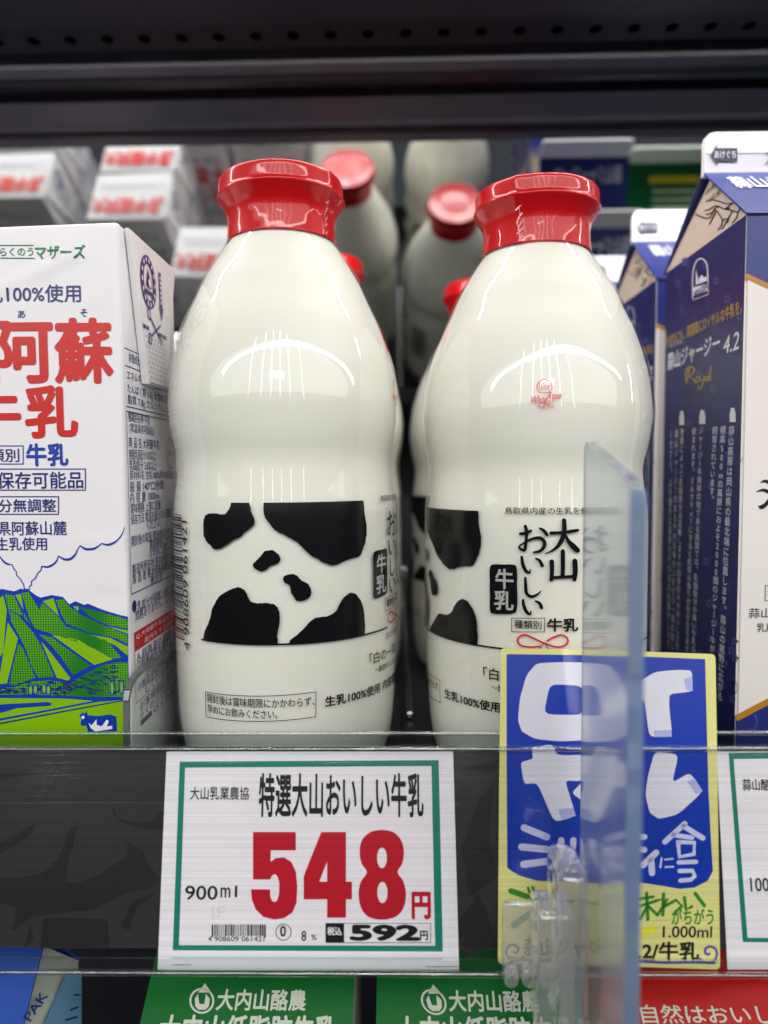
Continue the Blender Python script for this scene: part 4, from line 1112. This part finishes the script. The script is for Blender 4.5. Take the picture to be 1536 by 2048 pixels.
C.disc(1035, 1742, 26, 22, 'yellow', 2); C.disc(990, 1760, 20, 26, 'yellow', 2)
C.build('card_print', t)

# ================================================================== clear sign holder sticking out of the rail
def veil(name, tint, white, fac, bump):
    """clear plastic: real refraction with a pale diffuse veil mixed in"""
    m = glass(name, tint, .09, 1.46); T = m.node_tree; b = T.nodes['Principled BSDF']
    df = nod(m, 'ShaderNodeBsdfDiffuse'); df.inputs[0].default_value = white + (1,)
    tl = nod(m, 'ShaderNodeBsdfTranslucent'); tl.inputs[0].default_value = white + (1,)
    a = nod(m, 'ShaderNodeMixShader'); a.inputs[0].default_value = .5; T.links.new(df.outputs[0], a.inputs[1]); T.links.new(tl.outputs[0], a.inputs[2])
    x = nod(m, 'ShaderNodeMixShader'); x.inputs[0].default_value = fac; T.links.new(b.outputs[0], x.inputs[1]); T.links.new(a.outputs[0], x.inputs[2])
    T.links.new(x.outputs[0], T.nodes['Material Output'].inputs[0])
    if bump:
        tc = nod(m, 'ShaderNodeTexCoord'); n = nod(m, 'ShaderNodeTexNoise'); n.inputs['Scale'].default_value = bump; T.links.new(tc.outputs['Object'], n.inputs['Vector'])
        bp = nod(m, 'ShaderNodeBump'); bp.inputs['Distance'].default_value = .0012; T.links.new(n.outputs['Fac'], bp.inputs['Height']); T.links.new(bp.outputs[0], b.inputs['Normal'])
    return m


ACR = veil('acrylic', (.90, .95, 1), (.62, .72, .86), .13, None)  # pale blue veil colour stands in for the bright store reflected on the panel
AEDGE = veil('acrylic_edge', (.70, .82, 1), (.40, .54, .78), .42, None)
CLIP = clear('clip_plastic', (.985, .985, .985), 1.5, .08, bump=(220, .0022, (1, 1, .5)), gain=4, haze=.24)  # white mixed into the plastic stands in for its bright highlights
xa = PY(1172, 900, .206).x
hold = thing('sign_holder', 'clear acrylic sign panel seen edge on, clipped to the price rail', 'sign holder', (xa, .19, 0))
zt_far = PX(1168, 885, xa).z; yf = PX(1168, 885, xa).y
d = ray(1284, 960); yn = .152; pn = PY(1262, 962, yn)
ang = math.atan2(pn.x - xa, yf - yn)
e1_ = Vector((pn.x - xa, yn - yf, 0)).normalized(); nrm = Vector((e1_.y, -e1_.x, 0))
L_ = math.hypot(pn.x - xa, yn - yf)
o0 = Vector((xa, yf, 0)) - hold.location
bm = bmesh.new(); prism(bm, [o0 + Vector((0, 0, -.11)), o0 + e1_ * L_ + Vector((0, 0, -.11)), o0 + e1_ * L_ + Vector((0, 0, pn.z - .003)), o0 + e1_ * (L_ - .003) + Vector((0, 0, pn.z)), o0 + e1_ * .003 + Vector((0, 0, zt_far)), o0 + Vector((0, 0, zt_far - .003))], nrm * -.0028)
mesh('acrylic_panel', bm, ACR, hold)
bm = bmesh.new(); q0 = o0 + e1_ * (L_ + .00015) - nrm * -.0002
prism(bm, [q0 + Vector((0, 0, -.11)), q0 + e1_ * .0012 + Vector((0, 0, -.11)), q0 + e1_ * .0012 + Vector((0, 0, pn.z - .004)), q0 + Vector((0, 0, pn.z - .002))], nrm * -.0032)
mesh('panel_edge', bm, AEDGE, hold)


def bx(name, px0, py0, px1, py1, y0, y1, bev=.0012):
    a = PY(px0, py0, y0); b = PY(px1, py1, y0)
    bm = bmesh.new(); box(bm, a.x - xa, b.x - xa, y0 - .19, y1 - .19, b.z, a.z, bev, 3)
    return mesh(name, bm, CLIP, hold, True)


bx('clip_jaw', 1006, 1806, 1082, 1960, .2005, .2025, .0009)
bx('clip_body', 1076, 1830, 1150, 2080, .190, .203, .002)
bx('clip_body', 1120, 1750, 1180, 2090, .182, .200, .003)
for k in range(3): bx('clip_tooth', 1010 + k * 36, 1940, 1040 + k * 36, 1984, .196, .2015, .0022)

# ================================================================== cartons on the shelf below
low = thing('store_shelf', 'black cooler shelf below, carrying green and red cartons', 'shelf', (0, .4, 0))
ZL = -.282
bm = bmesh.new(); box(bm, -.75, .75, -.25, .3, ZL - .012, ZL, .001); mesh('shelf_board', bm, BLK, low)
LG = mat('lower_green', (0, 96, 34), .32, .5, coat=.3); LR = mat('lower_red', (176, 18, 12), .32, .5, coat=.3); LW = mat('lower_white', (222, 226, 214), .36); LB = mat('lower_blue', (0, 62, 150), .5, .25)
YG = .213
gx0 = PY(297, 1975, .228).x


def lower(name, label, x0, WD, m1, m2, group, m3=None):
    return gable(name, label, 'milk carton', group, (x0 + WD / 2, YG + WD / 2, ZL), WD, .213, .2385, .256, m2, m3 or m2, m1, m2, m3 or m2, inset=.004)


def roof_face(t, WD, back=False):
    O = Vector(t.location) + Vector((-WD / 2, -WD / 2 - .0006, .2125)); return Flat(O, (1, 0, 0), Vector((0, WD / 2, .0255)), t.location)


GW = PY(704, 1960, .232).x - PY(303, 1960, .232).x
g1, _, _ = lower('milk_carton', 'green gable top carton below the rail, under the crimson price card', gx0, GW, LG, LG, 'green cartons on the shelf below', LW)
C = Ink(roof_face(g1, GW), base=.0012, eps=.00004)
lt = mat('lower_print', (196, 200, 186), .4)
C.zoom(0, 1850, 2)
C.ring(810, 308, 46, 48, 8, lt); C.poly([(795, 275), (822, 238), (848, 275)], lt, 1); C.poly([(782, 300), (795, 280), (800, 320), (820, 322), (826, 280), (842, 300), (838, 330), (825, 344), (797, 344), (784, 330)], lt, 2)
C.txt('大内山酪農', 872, 264, 1224, 346, lt, .024); C.txt('大内山低脂肪牛乳', 640, 368, 1345, 480, lt, .03)
C.build('roof_print', g1)
gx1 = PY(756, 1975, .228).x
dup(g1, (gx1 + GW / 2, YG + GW / 2, ZL), 'green gable top carton below the rail, under the blue handwritten card', 0, 'green cartons on the shelf below')
rx0 = PY(1196, 1975, .228).x
r1, _, _ = lower('milk_carton', 'red gable top carton below the rail, beside the sign holder', rx0, GW, LR, LR, None)
C = Ink(roof_face(r1, GW), base=.0012, eps=.00004).zoom(768, 1850, 2)
C.txt('自然はおいしい', 1025, 325, 1640, 400, lt, .012); C.build('roof_print', r1)
bx1 = PY(52, 2000, .222).x; BW = PX(161, 2000, bx1).y - YG
b1, _, _ = lower('milk_carton', 'blue and pale blue carton below the rail with a white slanting stripe', bx1 - BW, BW, LB, LW, None)
apx = Vector((bx1, YG + .035, ZL + .2365)); e0 = Vector((bx1, YG, ZL + .213)); e1 = Vector((bx1, YG + .07, ZL + .213))
C = Ink(Flat((bx1 + .0006, YG, ZL), (0, 1, 0), (0, 0, 1), b1.location), base=.0006, eps=.00004)
lb = mat('lower_lightblue', (132, 186, 226), .36)
C.poly([(130, 1945), (160, 1945), (160, 2100), (62, 2100)], lb, 1)
f0 = C.face
C.stroke([(146, 1990), (156, 1990)], 4, 'midblue', 2); C.stroke([(138, 2020), (152, 2014)], 4, 'midblue', 2); C.stroke([(128, 2040), (150, 2034)], 4, 'midblue', 2)
C.atxt('N PAK', (35, 2075), (58, -84), (-15, -9), 'midblue', .02)
C.build('side_print', b1)
